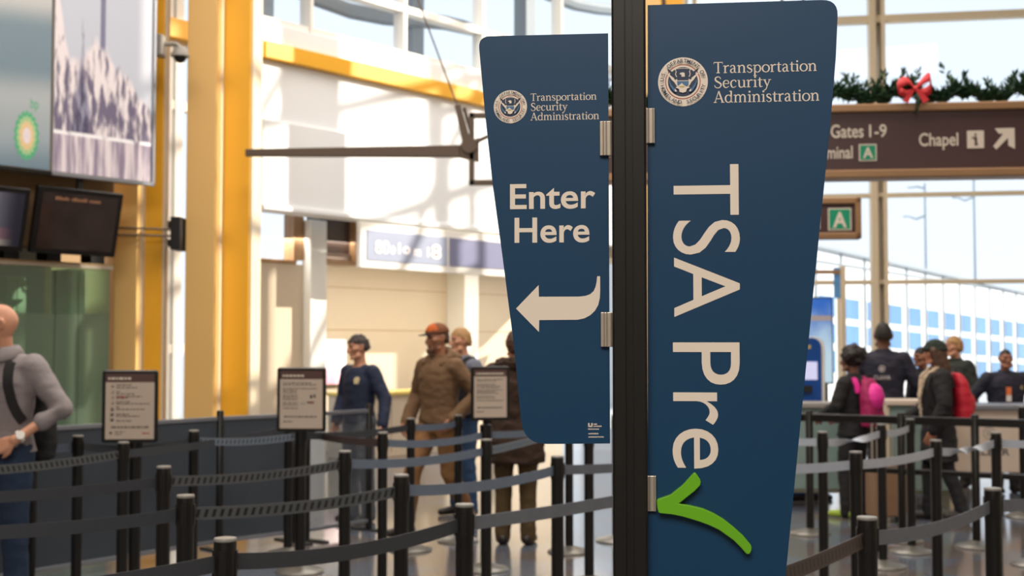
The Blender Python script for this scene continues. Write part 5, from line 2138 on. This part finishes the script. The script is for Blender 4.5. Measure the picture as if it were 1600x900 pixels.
class Person:
    def __init__(s, label, u, spx, rot, H, skin='fair', head=(0, 0), shirt=None, sleeve=1.0, hem=.90, bulk=1.0, trousers=None, shoes=None,
                 arms=None, legs=None, collar=True, lean=0.0, group=None, wide=1.0, hs=1.0):
        p = at(u, 540, F / spx)
        s.root = empty('person', label, 'person', (p.x, p.y, 0), radians(rot), group)
        k = s.k = H / 1.75
        A = {'L': dict(e=(.255, .02, 1.15), w=(.265, -.06, .91), N=(-1, 0, 0)), 'R': dict(e=(-.255, .02, 1.15), w=(-.265, -.06, .91), N=(1, 0, 0))}
        for q, v in (arms or {}).items(): A[q].update(v)
        Lg = {'L': dict(h=(.09, 0, .91), k=(.10, -.01, .50), a=(.105, .02, .085), t=8), 'R': dict(h=(-.09, 0, .91), k=(-.10, -.01, .50), a=(-.105, .02, .085), t=-8)}
        for q, v in (legs or {}).items(): Lg[q].update(v)
        s.A, s.L = A, Lg
        K = lambda p: V((p[0] * wide if p[2] > .85 else p[0], p[1] - lean * max(0, p[2] - .95), p[2])) * k
        s.K = K
        yaw, pitch = radians(head[0]), radians(head[1])
        s.Mh = Matrix.Translation(K((0, -.018, 1.634))) @ Matrix.Rotation(yaw, 4, 'Z') @ Matrix.Rotation(pitch, 4, 'X') @ Matrix.Scale(k * hs, 4)
        # ---- body: one continuous skin
        b = MB()
        tors = [(.84, .15, .11, .01), (.92, .165, .118, .01), (1.05, .14, .10, 0), (1.18, .152, .110, 0), (1.31, .168, .112, 0), (1.40, .150, .090, .005), (1.45, .085, .065, .01), (1.48, .06, .058, .01)]
        def rings(add=0.0, z0=0, z1=9, mul=1.0):
            out = []
            for z, rx, ry, cy in tors:
                if z0 <= z <= z1:
                    c = K((0, cy, z)); out.append((c.x, c.y, c.z, (rx * wide * mul + add) * k, (ry * mul + add) * k))
            return out
        s.rings = rings
        b.ell(rings())
        b.tube([K((0, .012, 1.44)), K((0, .0, 1.52)), K((0, -.01, 1.58))], [.062 * k, .056 * k, .056 * k], 14, 0, True)
        head_into(b, s.Mh)
        for q, sd in (('L', 1), ('R', -1)):
            a = A[q]
            sh = (sd * .172, .008, 1.405)
            b.tube([K((sd * .09, .008, 1.40)), K(sh), K(a['e']), K(a['w'])], [.06 * k, .056 * k, .041 * k, .028 * k], 12, 0, True)
            e, w = K(a['e']), K(a['w'])
            D = V(a.get('D', tuple(w - e)))
            hand_into(b, w, D, V(a['N']), sd if a.get('flip') is None else -sd, a.get('curl', .4), k)
            l = Lg[q]
            hp, kn, an = K(l['h']), K(l['k']), K(l['a'])
            cf = kn.lerp(an, .35) + V((0, .015, 0)) * k
            b.tube([hp, hp.lerp(kn, .4), kn, cf, an], [.088 * k, .075 * k, .055 * k, .052 * k, .036 * k], 12, 0, True)
            t = radians(l['t']); f = V((sin(t), -cos(t), 0))
            b.tube([an + V((0, 0, -.04)) * k - f * .03 * k, an + V((0, 0, -.045)) * k + f * .07 * k, an + V((0, 0, -.055)) * k + f * .14 * k], [.034 * k, .032 * k, .024 * k], 10, 0, True)
        s.body = remeshed(b, 'body', [SKIN[skin], M['eye'], M['lip']], s.root, .0075, 2)
        inv = s.Mh.inverted()
        for p_ in s.body.data.polygons:
            c = inv @ p_.center
            if abs(c.x) < .06 and c.y < -.05:
                if ((abs(c.x) - .031) / .012) ** 2 + ((c.z - .012) / .0055) ** 2 < 1: p_.material_index = 1
                elif ((abs(c.x) - .032) / .02) ** 2 + ((c.z - .036) / .005) ** 2 < 1: p_.material_index = 2
                elif (c.x / .024) ** 2 + ((c.z + .060) / .008) ** 2 < 1: p_.material_index = 2
        # ---- clothes
        if trousers: s.trousers(trousers)
        if shoes: s.shoes(shoes)
        if shirt: s.top(shirt, sleeve, hem, bulk, collar)

    def trousers(s, mat_):
        k, K = s.k, s.K
        b = MB()
        b.ell([r for r in s.rings(.012, 0, 1.06)])
        for q in 'LR':
            l = s.L[q]
            hp, kn, an = K(l['h']), K(l['k']), K(l['a'])
            b.tube([hp + V((0, 0, .02)) * k, hp.lerp(kn, .45), kn, kn.lerp(an, .5) + V((0, .01, 0)) * k, an + V((0, .005, -.03)) * k], [.104 * k, .092 * k, .076 * k, .070 * k, .066 * k], 14, 0, True)
        s.leg_o = remeshed(b, 'trousers', mat_, s.root, .011, 4, .006, .10)

    def shoes(s, mat_):
        k, K = s.k, s.K
        for q in 'LR':
            l = s.L[q]
            an = K(l['a'])
            t = radians(l['t']); f = V((sin(t), -cos(t), 0))
            g = V((an.x, an.y, an.z - .085 * k))
            b = MB()
            b.tube([g - f * .05 * k + V((0, 0, .045)) * k, g + f * .06 * k + V((0, 0, .042)) * k, g + f * .165 * k + V((0, 0, .034)) * k], [.044 * k, .044 * k, .036 * k], 12, 0, True)
            b.tube([g + V((0, 0, .05)) * k, g + V((0, 0, .11)) * k], [.045 * k, .044 * k], 12, 0, True)
            me = b
            for i, v in enumerate(me.v):
                if v.z < g.z + .004: v.z = g.z + .004
            remeshed(me, 'shoe', mat_, s.root, .009, 2)

    def top(s, mat_, sleeve, hem, bulk, collar):
        k, K, A = s.k, s.K, s.A
        b = MB()
        e_ = .022 * bulk
        rg = [r for r in s.rings(e_, .91, 1.42)]
        b_r = rg[0]
        zz = hem * k
        low = []
        z = zz
        while z < b_r[2] - .04:
            f = 1.05 + .10 * max(0, (b_r[2] - z)) / .4
            low.append((b_r[0], b_r[1], z, b_r[3] * f, b_r[4] * f * 1.02))
            z += .08
        b.ell(low + rg + [(r[0], r[1], r[2], r[3] * .95 + .012, r[4] + .008) for r in s.rings(.016, 1.44, 1.46)])
        for q, sd in (('L', 1), ('R', -1)):
            a = A[q]
            e, w = K(a['e']), K(a['w'])
            end = e.lerp(w, sleeve)
            b.tube([K((sd * .08, .008, 1.40)), K((sd * .17, .008, 1.395)), K(a['e']), end], [(.062 + e_ * .6) * k, (.060 + e_ * .75) * k, (.046 + e_ * .8) * k, (.036 + e_ * .75) * k], 14, 0, True)
        if collar:
            b.tube([K((0, .012, 1.42)), K((0, .005, 1.50))], [.090 * k, .078 * k], 16, 0, False)
        s.top_o = remeshed(b, 'jacket' if bulk > 1.2 else 'shirt', mat_, s.root, .011, 3, .0055 * bulk, .11)

    def hair(s, mat_, fn, name='hair', voxel=.008, amp=.004, sc=.02):
        b = MB()
        fn(b, s.Mh)
        return remeshed(b, name, mat_, s.root, voxel, 1, amp, sc)

    def bvh(s, o): return BVHTree.FromPolygons([v.co for v in o.data.vertices], [tuple(p.vertices) for p in o.data.polygons])

    def patch(s, o, name, mat_, shapes, front=True, off=.004):
        """flat outlines in body (x,z), laid on the garment's front or back"""
        t = s.bvh(o)
        sy = -1 if front else 1
        mb = MB()
        for vs, fs in shapes:
            out = []
            for x, z in vs:
                hit = t.ray_cast(V((x, sy * .6, z)), V((0, -sy, 0)))
                y = hit[0].y if hit[0] else sy * .12
                out.append(V((x, y + sy * off, z)))
            mb.add(out, [f if front else f[::-1] for f in fs])
        return mb.build(name, mat_, s.root)


def cap_hair(front=.35, back=-.55, r=(.080, .104, .124), side=-.1, dy=.006, lift=0.0):
    """short hair: a shell over the skull that dives inside it across the face"""
    def fn(b, Mh):
        def f(d):
            x, y, z = d.x * r[0], d.y * r[1] + dy, d.z * r[2] + lift
            lim = front if d.y < -.35 else (side if d.y < .15 else back)
            if d.y < -.35: lim = front
            elif d.y < .3:
                t = (d.y + .35) / .65
                lim = front + (side - front) * min(1, t * 1.3)
            else:
                t = (d.y - .3) / .7
                lim = side + (back - side) * min(1, t * 2)
            if d.z < lim:
                g = .60 if d.z < lim - .16 else 1 - .4 * (lim - d.z) / .16
                x *= g; y = (y - dy) * g; z *= g
            return Mh @ V((x, y, z))
        b.ball((0, 0, 0), (1, 1, 1), 0, 20, 28, fn=f)
    return fn


def disc_shape(cx, cz, r0, r1=0.0, n=20):
    if r1:
        vs = [(cx + r * cos(2 * pi * i / n), cz + r * sin(2 * pi * i / n)) for r in (r0, r1) for i in range(n)]
        return vs, [(n + i, i, (i + 1) % n, n + (i + 1) % n)[::-1] for i in range(n)]
    return [(cx, cz)] + [(cx + r0 * cos(2 * pi * i / n), cz + r0 * sin(2 * pi * i / n)) for i in range(n)], [(0, 1 + i, 1 + (i + 1) % n) for i in range(n)]


def rect_shape(x0, z0, x1, z1, n=4):
    vs, fs = [], []
    for i in range(n + 1):
        x = x0 + (x1 - x0) * i / n
        vs += [(x, z0), (x, z1)]
    for i in range(n): fs.append((2 * i, 2 * i + 2, 2 * i + 3, 2 * i + 1))
    return vs, fs


M['shirt_grey'] = mp('grey_cotton_shirt', rgb(142, 134, 136), .8, var=.08, scale=30, bump=.1)
M['jeans'] = mp('blue_denim', rgb(32, 50, 76), .85, var=.18, scale=24)
M['jeans_light'] = mp('mid_blue_denim', rgb(44, 72, 108), .85, var=.18, scale=24)
M['navy_knit'] = mp('navy_knit', rgb(30, 40, 66), .8, var=.1, scale=30)
M['navy_jacket'] = mp('navy_jacket', rgb(28, 28, 46), .75, var=.12, scale=20)
M['brown_jacket'] = mp('brown_canvas', rgb(116, 88, 62), .85, var=.10, scale=18, bump=.15)
M['khaki'] = mp('khaki_twill', rgb(140, 100, 62), .85, var=.10, scale=20)
M['dark_brown'] = mp('dark_brown_coat', rgb(62, 44, 34), .9, var=.25, scale=26, bump=.4)
M['olive'] = mp('olive_trousers', rgb(84, 66, 38), .85, var=.12, scale=16)
M['charcoal'] = mp('charcoal_trousers', rgb(34, 34, 38), .8, var=.12)
M['grey_trousers'] = mp('grey_trousers', rgb(96, 102, 112), .8, var=.08)
M['black_cloth'] = mp('black_cloth', rgb(22, 22, 25), .8, var=.15, scale=16)
M['dark_green'] = mp('dark_green_jacket', rgb(40, 46, 42), .8, var=.12)
M['leather'] = mp('dark_leather', rgb(36, 28, 24), .45, var=.15)
M['hair_dark'] = mp('dark_hair', rgb(30, 22, 20), .6, var=.3, scale=60)
M['beard'] = mp('brown_beard', rgb(104, 72, 54), .7, var=.3, scale=60)
M['hair_brown'] = mp('brown_hair', rgb(82, 56, 42), .6, var=.3, scale=60)
M['hair_greydark'] = mp('greying_dark_hair', rgb(66, 56, 54), .6, var=.35, scale=60)
M['hair_blond'] = mp('blond_hair', rgb(176, 136, 88), .6, var=.2, scale=60)
M['fur'] = mp('cream_fur', rgb(206, 186, 160), .95, var=.2, scale=60)
M['pink'] = mp('pink_nylon', rgb(240, 54, 160), .5, var=.08)
M['magenta'] = mp('magenta_nylon', rgb(166, 30, 92), .6, var=.08)
M['red'] = mp('red_nylon', rgb(190, 26, 48), .55, var=.1)
M['gold_badge'] = mp('gold_badge', rgb(206, 190, 150), .4)
M['orange'] = mp('orange_card', rgb(226, 122, 70), .5)
M['white'] = mp('white_plastic', rgb(232, 230, 226), .4)
M['cap_camo'] = mp('camouflage_cap', rgb(120, 72, 44), .8, var=.45, scale=40)
M['cap_orange'] = mp('orange_cap', rgb(196, 92, 30), .8, var=.1)
M['beanie'] = mp('dark_green_knit', rgb(36, 46, 36), .9, var=.3, scale=80, bump=.4)
M['sneaker'] = mp('yellow_green_sneaker', rgb(150, 176, 60), .5, var=.1)
M['tan_case'] = mp('tan_suitcase', rgb(136, 106, 80), .5, var=.1)
M['logo_pale'] = mp('pale_print', rgb(186, 176, 176), .6)
M['grey_sleeve'] = mp('grey_blue_sleeve', rgb(112, 118, 134), .8, var=.08)


def backpack(name_label, per, mat_, pocket_mat, cz=1.18, w=.31, h=.44, d=.17, group=None, straps=True, by=.15, pz=-.14, smat=None):
    """worn on a person's back, but a thing of its own"""
    k = per.k
    o = empty('backpack', name_label, 'backpack', per.root.location, per.root.rotation_euler.z, group)
    b = MB()
    y0 = by * k
    rg = []
    for f, fw, fd in ((-.5, .80, .75), (-.46, .96, .95), (-.25, 1, 1), (.1, .97, .92), (.32, .86, .70), (.45, .66, .50), (.5, .40, .34)):
        ring_ = []
        for i in range(24):
            a_ = 2 * pi * i / 24
            cx_, sx_ = cos(a_), sin(a_)
            px = w / 2 * fw * abs(cx_) ** .6 * (1 if cx_ > 0 else -1)
            py = y0 + d * fd / 2 + d * fd / 2 * abs(sx_) ** .6 * (1 if sx_ > 0 else -1)
            ring_.append((px, py, cz * k + h * f))
        rg.append(ring_)
    b.loft(rg)
    remeshed(b, 'pack_body', mat_, o, .012, 4, .006, .1)
    b = MB()
    b.ball((0, y0 + d * .62, cz * k + h * pz), (w * .42, d * .46 + .025, h * .30))
    remeshed(b, 'front_pocket', pocket_mat, o, .010, 3, .003, .1)
    b = MB()
    b.tube([(-.035, y0 + d * .2, cz * k + h / 2 - .02), (-.02, y0 + d * .2, cz * k + h / 2 + .025), (.02, y0 + d * .2, cz * k + h / 2 + .025), (.035, y0 + d * .2, cz * k + h / 2 - .02)], .007, 8)
    b.build('grab_handle', M['black_matte'], o)
    if straps:
        t = per.bvh(per.top_o)
        for s_ in (1, -1):
            pts = []
            for q in range(15):
                a = q / 14
                # over the shoulder and down the chest to the waist
                if a < .35:
                    z = 1.30 + (1.50 - 1.30) * a / .35; y = .22 - .2 * a / .35
                    c = V((s_ * .105, .45, z)) * k; dr = V((0, -1, 0))
                    if a > .25: c = V((s_ * .11, .03 + .06 * (.35 - a) / .1, 1.8)) * k; dr = V((0, 0, -1))
                else:
                    b_ = (a - .35) / .65
                    z = 1.42 - .36 * b_
                    c = V((s_ * (.11 + .035 * b_ + .045 * b_ ** 3), -.5, z)) * k; dr = V((0, 1, 0))
                hit = t.ray_cast(c, dr)
                if hit[0] and hit[0].y > -.20 * k: pts.append((hit[0] + hit[1] * .008, hit[1]))
            b = MB()
            vs, fs = [], []
            for i, (p, n_) in enumerate(pts):
                tg = (pts[min(i + 1, len(pts) - 1)][0] - pts[max(i - 1, 0)][0]).normalized()
                sd = tg.cross(n_).normalized() * .027
                vs += [p + sd - n_ * .006, p - sd - n_ * .006, p - sd + n_ * .008, p + sd + n_ * .008]
            for i in range(len(pts) - 1):
                for q in range(4):
                    fs.append((4 * i + q, 4 * i + (q + 1) % 4, 4 * i + 4 + (q + 1) % 4, 4 * i + 4 + q))
            b.add(vs, fs, 0, True)
            st_ = b.build('strap', smat or mat_, o)
    return o


# bald man at the left edge
P = Person('bald man in a grey rolled-sleeve shirt and jeans at the left edge', 4, 272, -16, 1.79, 'fair', (-58, 4), M['shirt_grey'], .42, .89, 1.05, M['jeans'], M['leather'],
           arms={'L': dict(e=(.305, .06, 1.165), w=(.17, -.14, 1.00), N=(-.2, .9, -.3), D=(-.75, -.25, -.35), curl=.55), 'R': dict(e=(-.28, .02, 1.17), w=(-.24, -.2, 1.02), N=(1, 0, 0))}, wide=1.14)
K = P.K
for nm, rr in (('collar_stand', ((1.445, .094, .088), (1.50, .074, .074), (1.515, .071, .072))), ('collar_fold', ((1.518, .073, .074), (1.50, .086, .086), (1.462, .108, .106)))):
    n = 26
    rows = []
    for z, rx, ry in rr:
        row = []
        for i in range(n + 1):
            a_ = radians(-90 + 16 + (360 - 32) * i / n)
            dip = .030 * max(0, -sin(a_)) if nm == 'collar_fold' and z < 1.47 else 0
            row.append(K((rx * cos(a_), .006 + ry * sin(a_) - dip, z - .016 * max(0, -sin(a_)) - dip)))
        rows.append(row)
    vs = [p for r_ in rows for p in r_]
    fs = [(j * (n + 1) + i, j * (n + 1) + i + 1, (j + 1) * (n + 1) + i + 1, (j + 1) * (n + 1) + i) for j in range(2) for i in range(n)]
    mb = MB(); mb.add(vs, fs, 0, True)
    co = mb.build(nm, M['shirt_grey'], P.root)
    sm_ = co.modifiers.new('s', 'SOLIDIFY'); sm_.thickness = .005
P.patch(P.top_o, 'button_placket', M['shirt_grey'], [(lambda v, f: ([(z_, x_) for x_, z_ in v], [q[::-1] for q in f]))(*rect_shape(.95, -.016, 1.42, .016, 24))], True, .005)
for z in (1.0, 1.09, 1.18, 1.27, 1.36):
    P.patch(P.top_o, 'button', M['white'], [disc_shape(0, z, .006)], True, .008)
w_ = K((.17, -.14, 1.00)); e_ = K((.305, .06, 1.165)); dr = (w_ - e_).normalized()
mb = MB(); mb.tube([w_ - dr * .045, w_ - dr * .025], .036, 16); wb = mb.build('wristwatch', M['white'], P.root)
nrm_ = V((.5, -.85, .15)); nrm_ = (nrm_ - dr * nrm_.dot(dr)).normalized()
mb = MB(); mb.tube([w_ - dr * .035 + nrm_ * .028, w_ - dr * .035 + nrm_ * .042], .024, 18); mb.build('watch_face', M['white'], wb)
P.patch(P.top_o, 'shirt_pocket', M['shirt_grey'], [rect_shape(.045, 1.235, .135, 1.33)], True, .006)
P.patch(P.top_o, 'name_strip', M['grey_box'], [rect_shape(.04, 1.322, .13, 1.342)], True, .009)
backpack('black backpack on the bald man\'s back, one strap over his shoulder', P, M['black_cloth'], M['black_cloth'], 1.10, .40, .50, .17, by=.13)

# woman in navy
P = Person('woman with short greying hair in a navy top with a gold badge', 562, 176, -38, 1.645, 'fair', (-26, 8), M['navy_knit'], 1.0, .90, 1.05, M['grey_trousers'], M['leather'],
           arms={'L': dict(e=(.30, .05, 1.15), w=(.36, -.04, .92), N=(-1, 0, 0)), 'R': dict(e=(-.25, .02, 1.16), w=(-.22, -.10, .94), N=(1, 0, 0))}, wide=.95, collar=False)
P.hair(M['hair_greydark'], cap_hair(.40, -.35, (.086, .110, .126), -.12), amp=.013, sc=.035)
P.patch(P.top_o, 'badge', M['gold_badge'], [disc_shape(.075, 1.25, .026), rect_shape(.055, 1.215, .095, 1.245)], True)

# bearded man in a cap
P = Person('bearded man in a brown hooded jacket, khaki trousers and an orange-topped cap, walking', 686, 188, -42, 1.725, 'tan', (-18, 6), M['brown_jacket'], 1.0, .915, 1.4, M['khaki'], M['leather'],
           arms={'L': dict(e=(.30, .13, 1.17), w=(.23, -.07, .97), N=(-1, 0, 0), curl=.7), 'R': dict(e=(-.28, .04, 1.15), w=(-.25, -.12, .93), N=(1, 0, 0), curl=.7)},
           legs={'R': dict(k=(-.10, -.21, .52), a=(-.10, -.28, .09), t=-6), 'L': dict(k=(.10, .03, .50), a=(.11, .26, .115), t=10)}, wide=1.06)
P.hair(M['hair_brown'], cap_hair(.45, -.5, (.079, .102, .120), -.25))
def beard(b, Mh):
    for pts, r in (([(-.066, -.02, -.035), (-.058, -.05, -.075), (-.03, -.083, -.098), (0, -.092, -.105), (.03, -.083, -.098), (.058, -.05, -.075), (.066, -.02, -.035)], [.009, .014, .018, .022, .018, .014, .009]),
                   ([(-.03, -.088, -.062), (-.02, -.096, -.044), (.02, -.096, -.044), (.03, -.088, -.062)], [.005, .005, .005, .005])):
        b.tube([Mh @ V(p) for p in pts], [x * P.k for x in r], 8, 0, True)
P.hair(M['beard'], beard, 'beard', .007, .004, .012)
def capf(b, Mh):
    def f(d):
        z = d.z
        x, y, zz = d.x * .086, d.y * .108 + .002, .045 + max(0, d.z) * .088 + min(0, d.z) * .012
        return Mh @ V((x, y, zz))
    b.ball((0, 0, 0), (1, 1, 1), 0, 16, 26, fn=f)
cp = P.hair(M['cap_orange'], capf, 'cap', .008, 0)
inv = P.Mh.inverted()
cp.data.materials.append(M['cap_camo'])
for p_ in cp.data.polygons:
    c = inv @ p_.center
    if c.y > -.03 or c.z < .07: p_.material_index = 1
def brimf(b, Mh):
    pts = []
    for zo in (0, .007):
        for i in range(13):
            a = pi * i / 12
            pts.append((cos(a) * .074, -.095 - sin(a) * .075, .052 - sin(a) * .016 - abs(cos(a)) ** 2 * .012 + zo))
    n = 13
    fs = [(i, i + 1, n + i + 1, n + i) for i in range(n - 1)] + [(n - 1, 0, n, 2 * n - 1)] + [tuple(range(n))[::-1], tuple(n + i for i in range(n))]
    b.add([Mh @ V(p) for p in pts], fs)
mb = MB(); brimf(mb, P.Mh); mb.build('brim', M['charcoal'], cp)
b = MB()
b.ball(P.K((0, .10, 1.47)), (.15 * P.k, .085 * P.k, .07 * P.k)); b.tube([P.K((-.10, -.07, 1.42)), P.K((-.115, .03, 1.49)), P.K((0, .10, 1.52)), P.K((.115, .03, 1.49)), P.K((.10, -.07, 1.42))], [.028, .04, .05, .04, .028], 10, 0, True)
remeshed(b, 'hood', M['brown_jacket'], P.root, .011, 3, .008, .06)

# person behind him with blond hair
P = Person('blond person in black vest with grey-blue sleeves, half hidden behind the bearded man', 722, 170, -50, 1.71, 'fair', (-16, 4), M['grey_sleeve'], 1.0, .92, 1.1, M['jeans_light'], M['leather'],
           arms={'L': dict(e=(.29, .08, 1.16), w=(.24, -.14, 1.0), N=(-1, 0, 0))})
P.hair(M['hair_blond'], cap_hair(.40, -.5, (.084, .108, .126), -.25), amp=.006, sc=.03)
b = MB(); b.ell(P.rings(.046, .91, 1.42) + [(r[0], r[1], r[2], r[3], r[4]) for r in P.rings(.03, 1.44, 1.46)])
for sd in (1, -1): b.tube([P.K((sd * .06, .01, 1.41)), P.K((sd * .13, .01, 1.42))], [.075 * P.k, .07 * P.k], 12, 0, True)
remeshed(b, 'vest', M['black_cloth'], P.root, .011, 3, .006, .1)

# person in the dark brown coat, seen from behind
P = Person('brown-haired person in a dark brown coat seen from behind, partly behind the arrow panel', 806, 198, 172, 1.67, 'fair', (10, 6), M['dark_brown'], 1.0, .66, 2.0, M['olive'], M['leather'],
           arms={'L': dict(e=(.27, .0, 1.15), w=(.22, -.2, 1.0), N=(-1, 0, 0)), 'R': dict(e=(-.27, .0, 1.15), w=(-.22, -.2, 1.0), N=(1, 0, 0))}, wide=1.08)
P.hair(M['hair_brown'], cap_hair(.3, -.8, (.088, .112, .128), -.5), amp=.007, sc=.03)
b = MB(); b.tube([P.K((-.12, -.03, 1.44)), P.K((-.11, .06, 1.47)), P.K((0, .11, 1.48)), P.K((.11, .06, 1.47)), P.K((.12, -.03, 1.44))], [.04, .05, .055, .05, .04], 10, 0, True)
remeshed(b, 'fur_collar', M['dark_brown'], P.root, .010, 2, .014, .03)

# small woman with the pink pack
P = Person('short-curly-haired woman in a black jacket and bright sneakers, wearing a pink pack', 1332, 171, -138, 1.515, 'brown', (20, 2), M['black_cloth'], 1.0, .84, 1.5, M['black_cloth'], M['sneaker'],
           arms={'R': dict(e=(-.27, -.03, 1.16), w=(-.20, -.26, 1.04), N=(1, 0, 0)), 'L': dict(e=(.27, -.03, 1.16), w=(.20, -.26, 1.04), N=(-1, 0, 0))},
           legs={'L': dict(k=(.13, -.03, .50), a=(.16, .0, .085)), 'R': dict(k=(-.13, -.03, .50), a=(-.16, .03, .085))})
def afro(b, Mh):
    random.seed(9)
    b.ball((0, 0, 0), (1, 1, 1), 0, 16, 22, fn=lambda d: Mh @ V((d.x * .128, d.y * .118 + .03, d.z * .112 + .055)))
    for i in range(60):
        d = V((random.gauss(0, 1), random.gauss(0, 1), random.gauss(.2, 1))).normalized()
        b.ball(Mh @ V((d.x * .12, d.y * .11 + .03, d.z * .105 + .055)), (.026, .026, .026), 0, 6, 8)
P.hair(M['hair_dark'], afro, 'hair', .009, .008, .02)
backpack('pink and magenta backpack on the curly-haired woman\'s back', P, M['magenta'], M['pink'], 1.20, .27, .44, .14, by=.145, pz=.10, smat=M['pink'])
p = at(1382, 540, F / 176)
cs = empty('suitcase', 'tan upright suitcase beside the curly-haired woman, behind the crowd rail', 'suitcase', (p.x, p.y, 0), radians(15))
mb = MB(); mb.rbox((-.16, -.11, .05), (.16, .11, .52), .04); mb.build('shell', M['tan_case'], cs)
for x in (-.12, .12):
    mb = MB(); mb.tube([(x - .02, 0, .03), (x + .02, 0, .03)], .03, 14); mb.build('wheel', M['black_matte'], cs)
mb = MB(); mb.tube([(-.10, .06, .5), (-.10, .06, .86), (.10, .06, .86), (.10, .06, .5)], .010, 8); mb.build('pull_handle', M['alu'], cs)

# tall man with the printed back
P = Person('tall man in a navy jacket with a round logo printed on its back', 1380, 151, 158, 1.768, 'brown', (12, 4), M['navy_jacket'], 1.0, .86, 1.5, M['charcoal'], M['leather'],
           arms={'L': dict(e=(.275, -.02, 1.15), w=(.22, -.16, .94), N=(-1, 0, 0)), 'R': dict(e=(-.275, -.02, 1.15), w=(-.22, -.16, .94), N=(1, 0, 0))}, wide=1.16, hs=1.10)
P.hair(M['hair_dark'], cap_hair(.35, -.35, (.082, .104, .128), -.05), amp=.003)
vs, fs = text_geo('CLEAR', .02)
vs = [(-x, y) for x, y in fit(vs, -.085, .085, 1.205, 1.245)]
P.patch(P.top_o, 'round_logo', M['logo_pale'], [disc_shape(0, 1.315, .034, .026), rect_shape(-.016, 1.300, .016, 1.328)], False, .006)
P.patch(P.top_o, 'back_lettering', M['logo_pale'], [(vs, [f[::-1] for f in fs])], False, .006)

# woman in the knitted hat
P = Person('long-haired woman in a black parka and dark knitted hat, in profile behind a stanchion', 1463, 175, -94, 1.59, 'tan', (-4, 4), M['black_cloth'], 1.0, .58, 1.6, M['charcoal'], M['leather'],
           arms={'L': dict(e=(.27, .0, 1.14), w=(.24, -.10, .90), N=(-1, 0, 0)), 'R': dict(e=(-.27, .0, 1.14), w=(-.20, -.22, 1.0), N=(1, 0, 0))},
           legs={'L': dict(k=(.10, .06, .50), a=(.11, .20, .11)), 'R': dict(k=(-.1, -.06, .5), a=(-.1, -.08, .085))})
def longhair(b, Mh):
    cap_hair(.35, -.9, (.083, .106, .122), -.8)(b, Mh)
    for x, y, zz, r in ((-.06, .03, -.30, .03), (.06, .03, -.30, .03), (0, .07, -.30, .04), (-.075, -.02, -.26, .022), (.075, -.02, -.26, .022)):
        b.tube([Mh @ V((x * .95, y * .9, .02)), Mh @ V((x * 1.1, y + .02, -.14)), Mh @ V((x * 1.2, y + .03, zz))], [.04, r * 1.2, r * .7], 10, 0, True)
P.hair(M['hair_brown'], longhair, 'hair', .009, .005, .03)
def beanief(b, Mh):
    b.ball((0, 0, 0), (1, 1, 1), 0, 16, 24, fn=lambda d: Mh @ V((d.x * .092, d.y * .116 + .01, .03 + (d.z * .108 if d.z > 0 else d.z * .02))))
    b.tube([Mh @ V((.088 * cos(a), .110 * sin(a) + .008, .036 - .012 * sin(a))) for a in [2 * pi * i / 20 for i in range(21)]], .014, 8)
P.hair(M['beanie'], beanief, 'knitted_hat', .008, .004, .012)
b = MB(); b.tube([P.K((0, -.155, 1.0)), P.K((-.02, -.165, 1.2)), P.K((-.07, -.13, 1.40)), P.K((-.09, -.02, 1.49))], [.012, .016, .022, .026], 8, 0, True)
b.tube([P.K((.02, -.165, 1.2)), P.K((.07, -.13, 1.40)), P.K((.09, -.02, 1.49)), P.K((0, .09, 1.46))], [.012, .016, .022, .026], 8, 0, True)
remeshed(b, 'fur_trim', M['fur'], P.root, .009, 1, .012, .02)
backpack('red backpack on the back of the woman in the knitted hat', P, M['red'], M['red'], 1.20, .29, .44, .16, by=.15, smat=M['black_cloth'])

# others by the counter
P = Person('blond person in a dark green jacket, just behind the woman in the knitted hat', 1492, 141, -60, 1.65, 'fair', (-20, 4), M['dark_green'], 1.0, .88, 1.5, M['charcoal'], M['leather'])
P.hair(M['hair_blond'], cap_hair(.35, -.6, (.086, .110, .128), -.4), amp=.006, sc=.03)
P = Person('navy-jacketed person mostly hidden behind the face of the woman in the knitted hat', 1441, 146, -70, 1.53, 'mid', (0, 4), M['navy_jacket'], 1.0, .88, 1.5, M['charcoal'], M['leather'])
P.hair(M['hair_dark'], cap_hair(.4, -.5, (.082, .105, .124), -.2))
P = Person('stocky person in a navy jacket with an orange chest card, standing behind the podium', 1570, 147, 4, 1.51, 'mid', (-4, 2), M['navy_jacket'], 1.0, .86, 1.6, M['charcoal'], M['leather'],
           arms={'L': dict(e=(.34, .06, 1.10), w=(.24, -.16, 1.02), N=(0, 0, -1)), 'R': dict(e=(-.34, .06, 1.10), w=(-.24, -.16, 1.02), N=(0, 0, -1))}, wide=1.30)
P.hair(M['hair_dark'], cap_hair(.5, -.35, (.078, .100, .120), 0), amp=.002)
P.patch(P.top_o, 'badge', M['gold_badge'], [disc_shape(.13, 1.11, .022, .014)], True, .005)
P.patch(P.top_o, 'name_card', M['orange'], [rect_shape(-.055, 1.03, .0, 1.115)], True, .014)
P.patch(P.top_o, 'card_holder', M['white'], [rect_shape(-.055, .965, .0, 1.03)], True, .014)
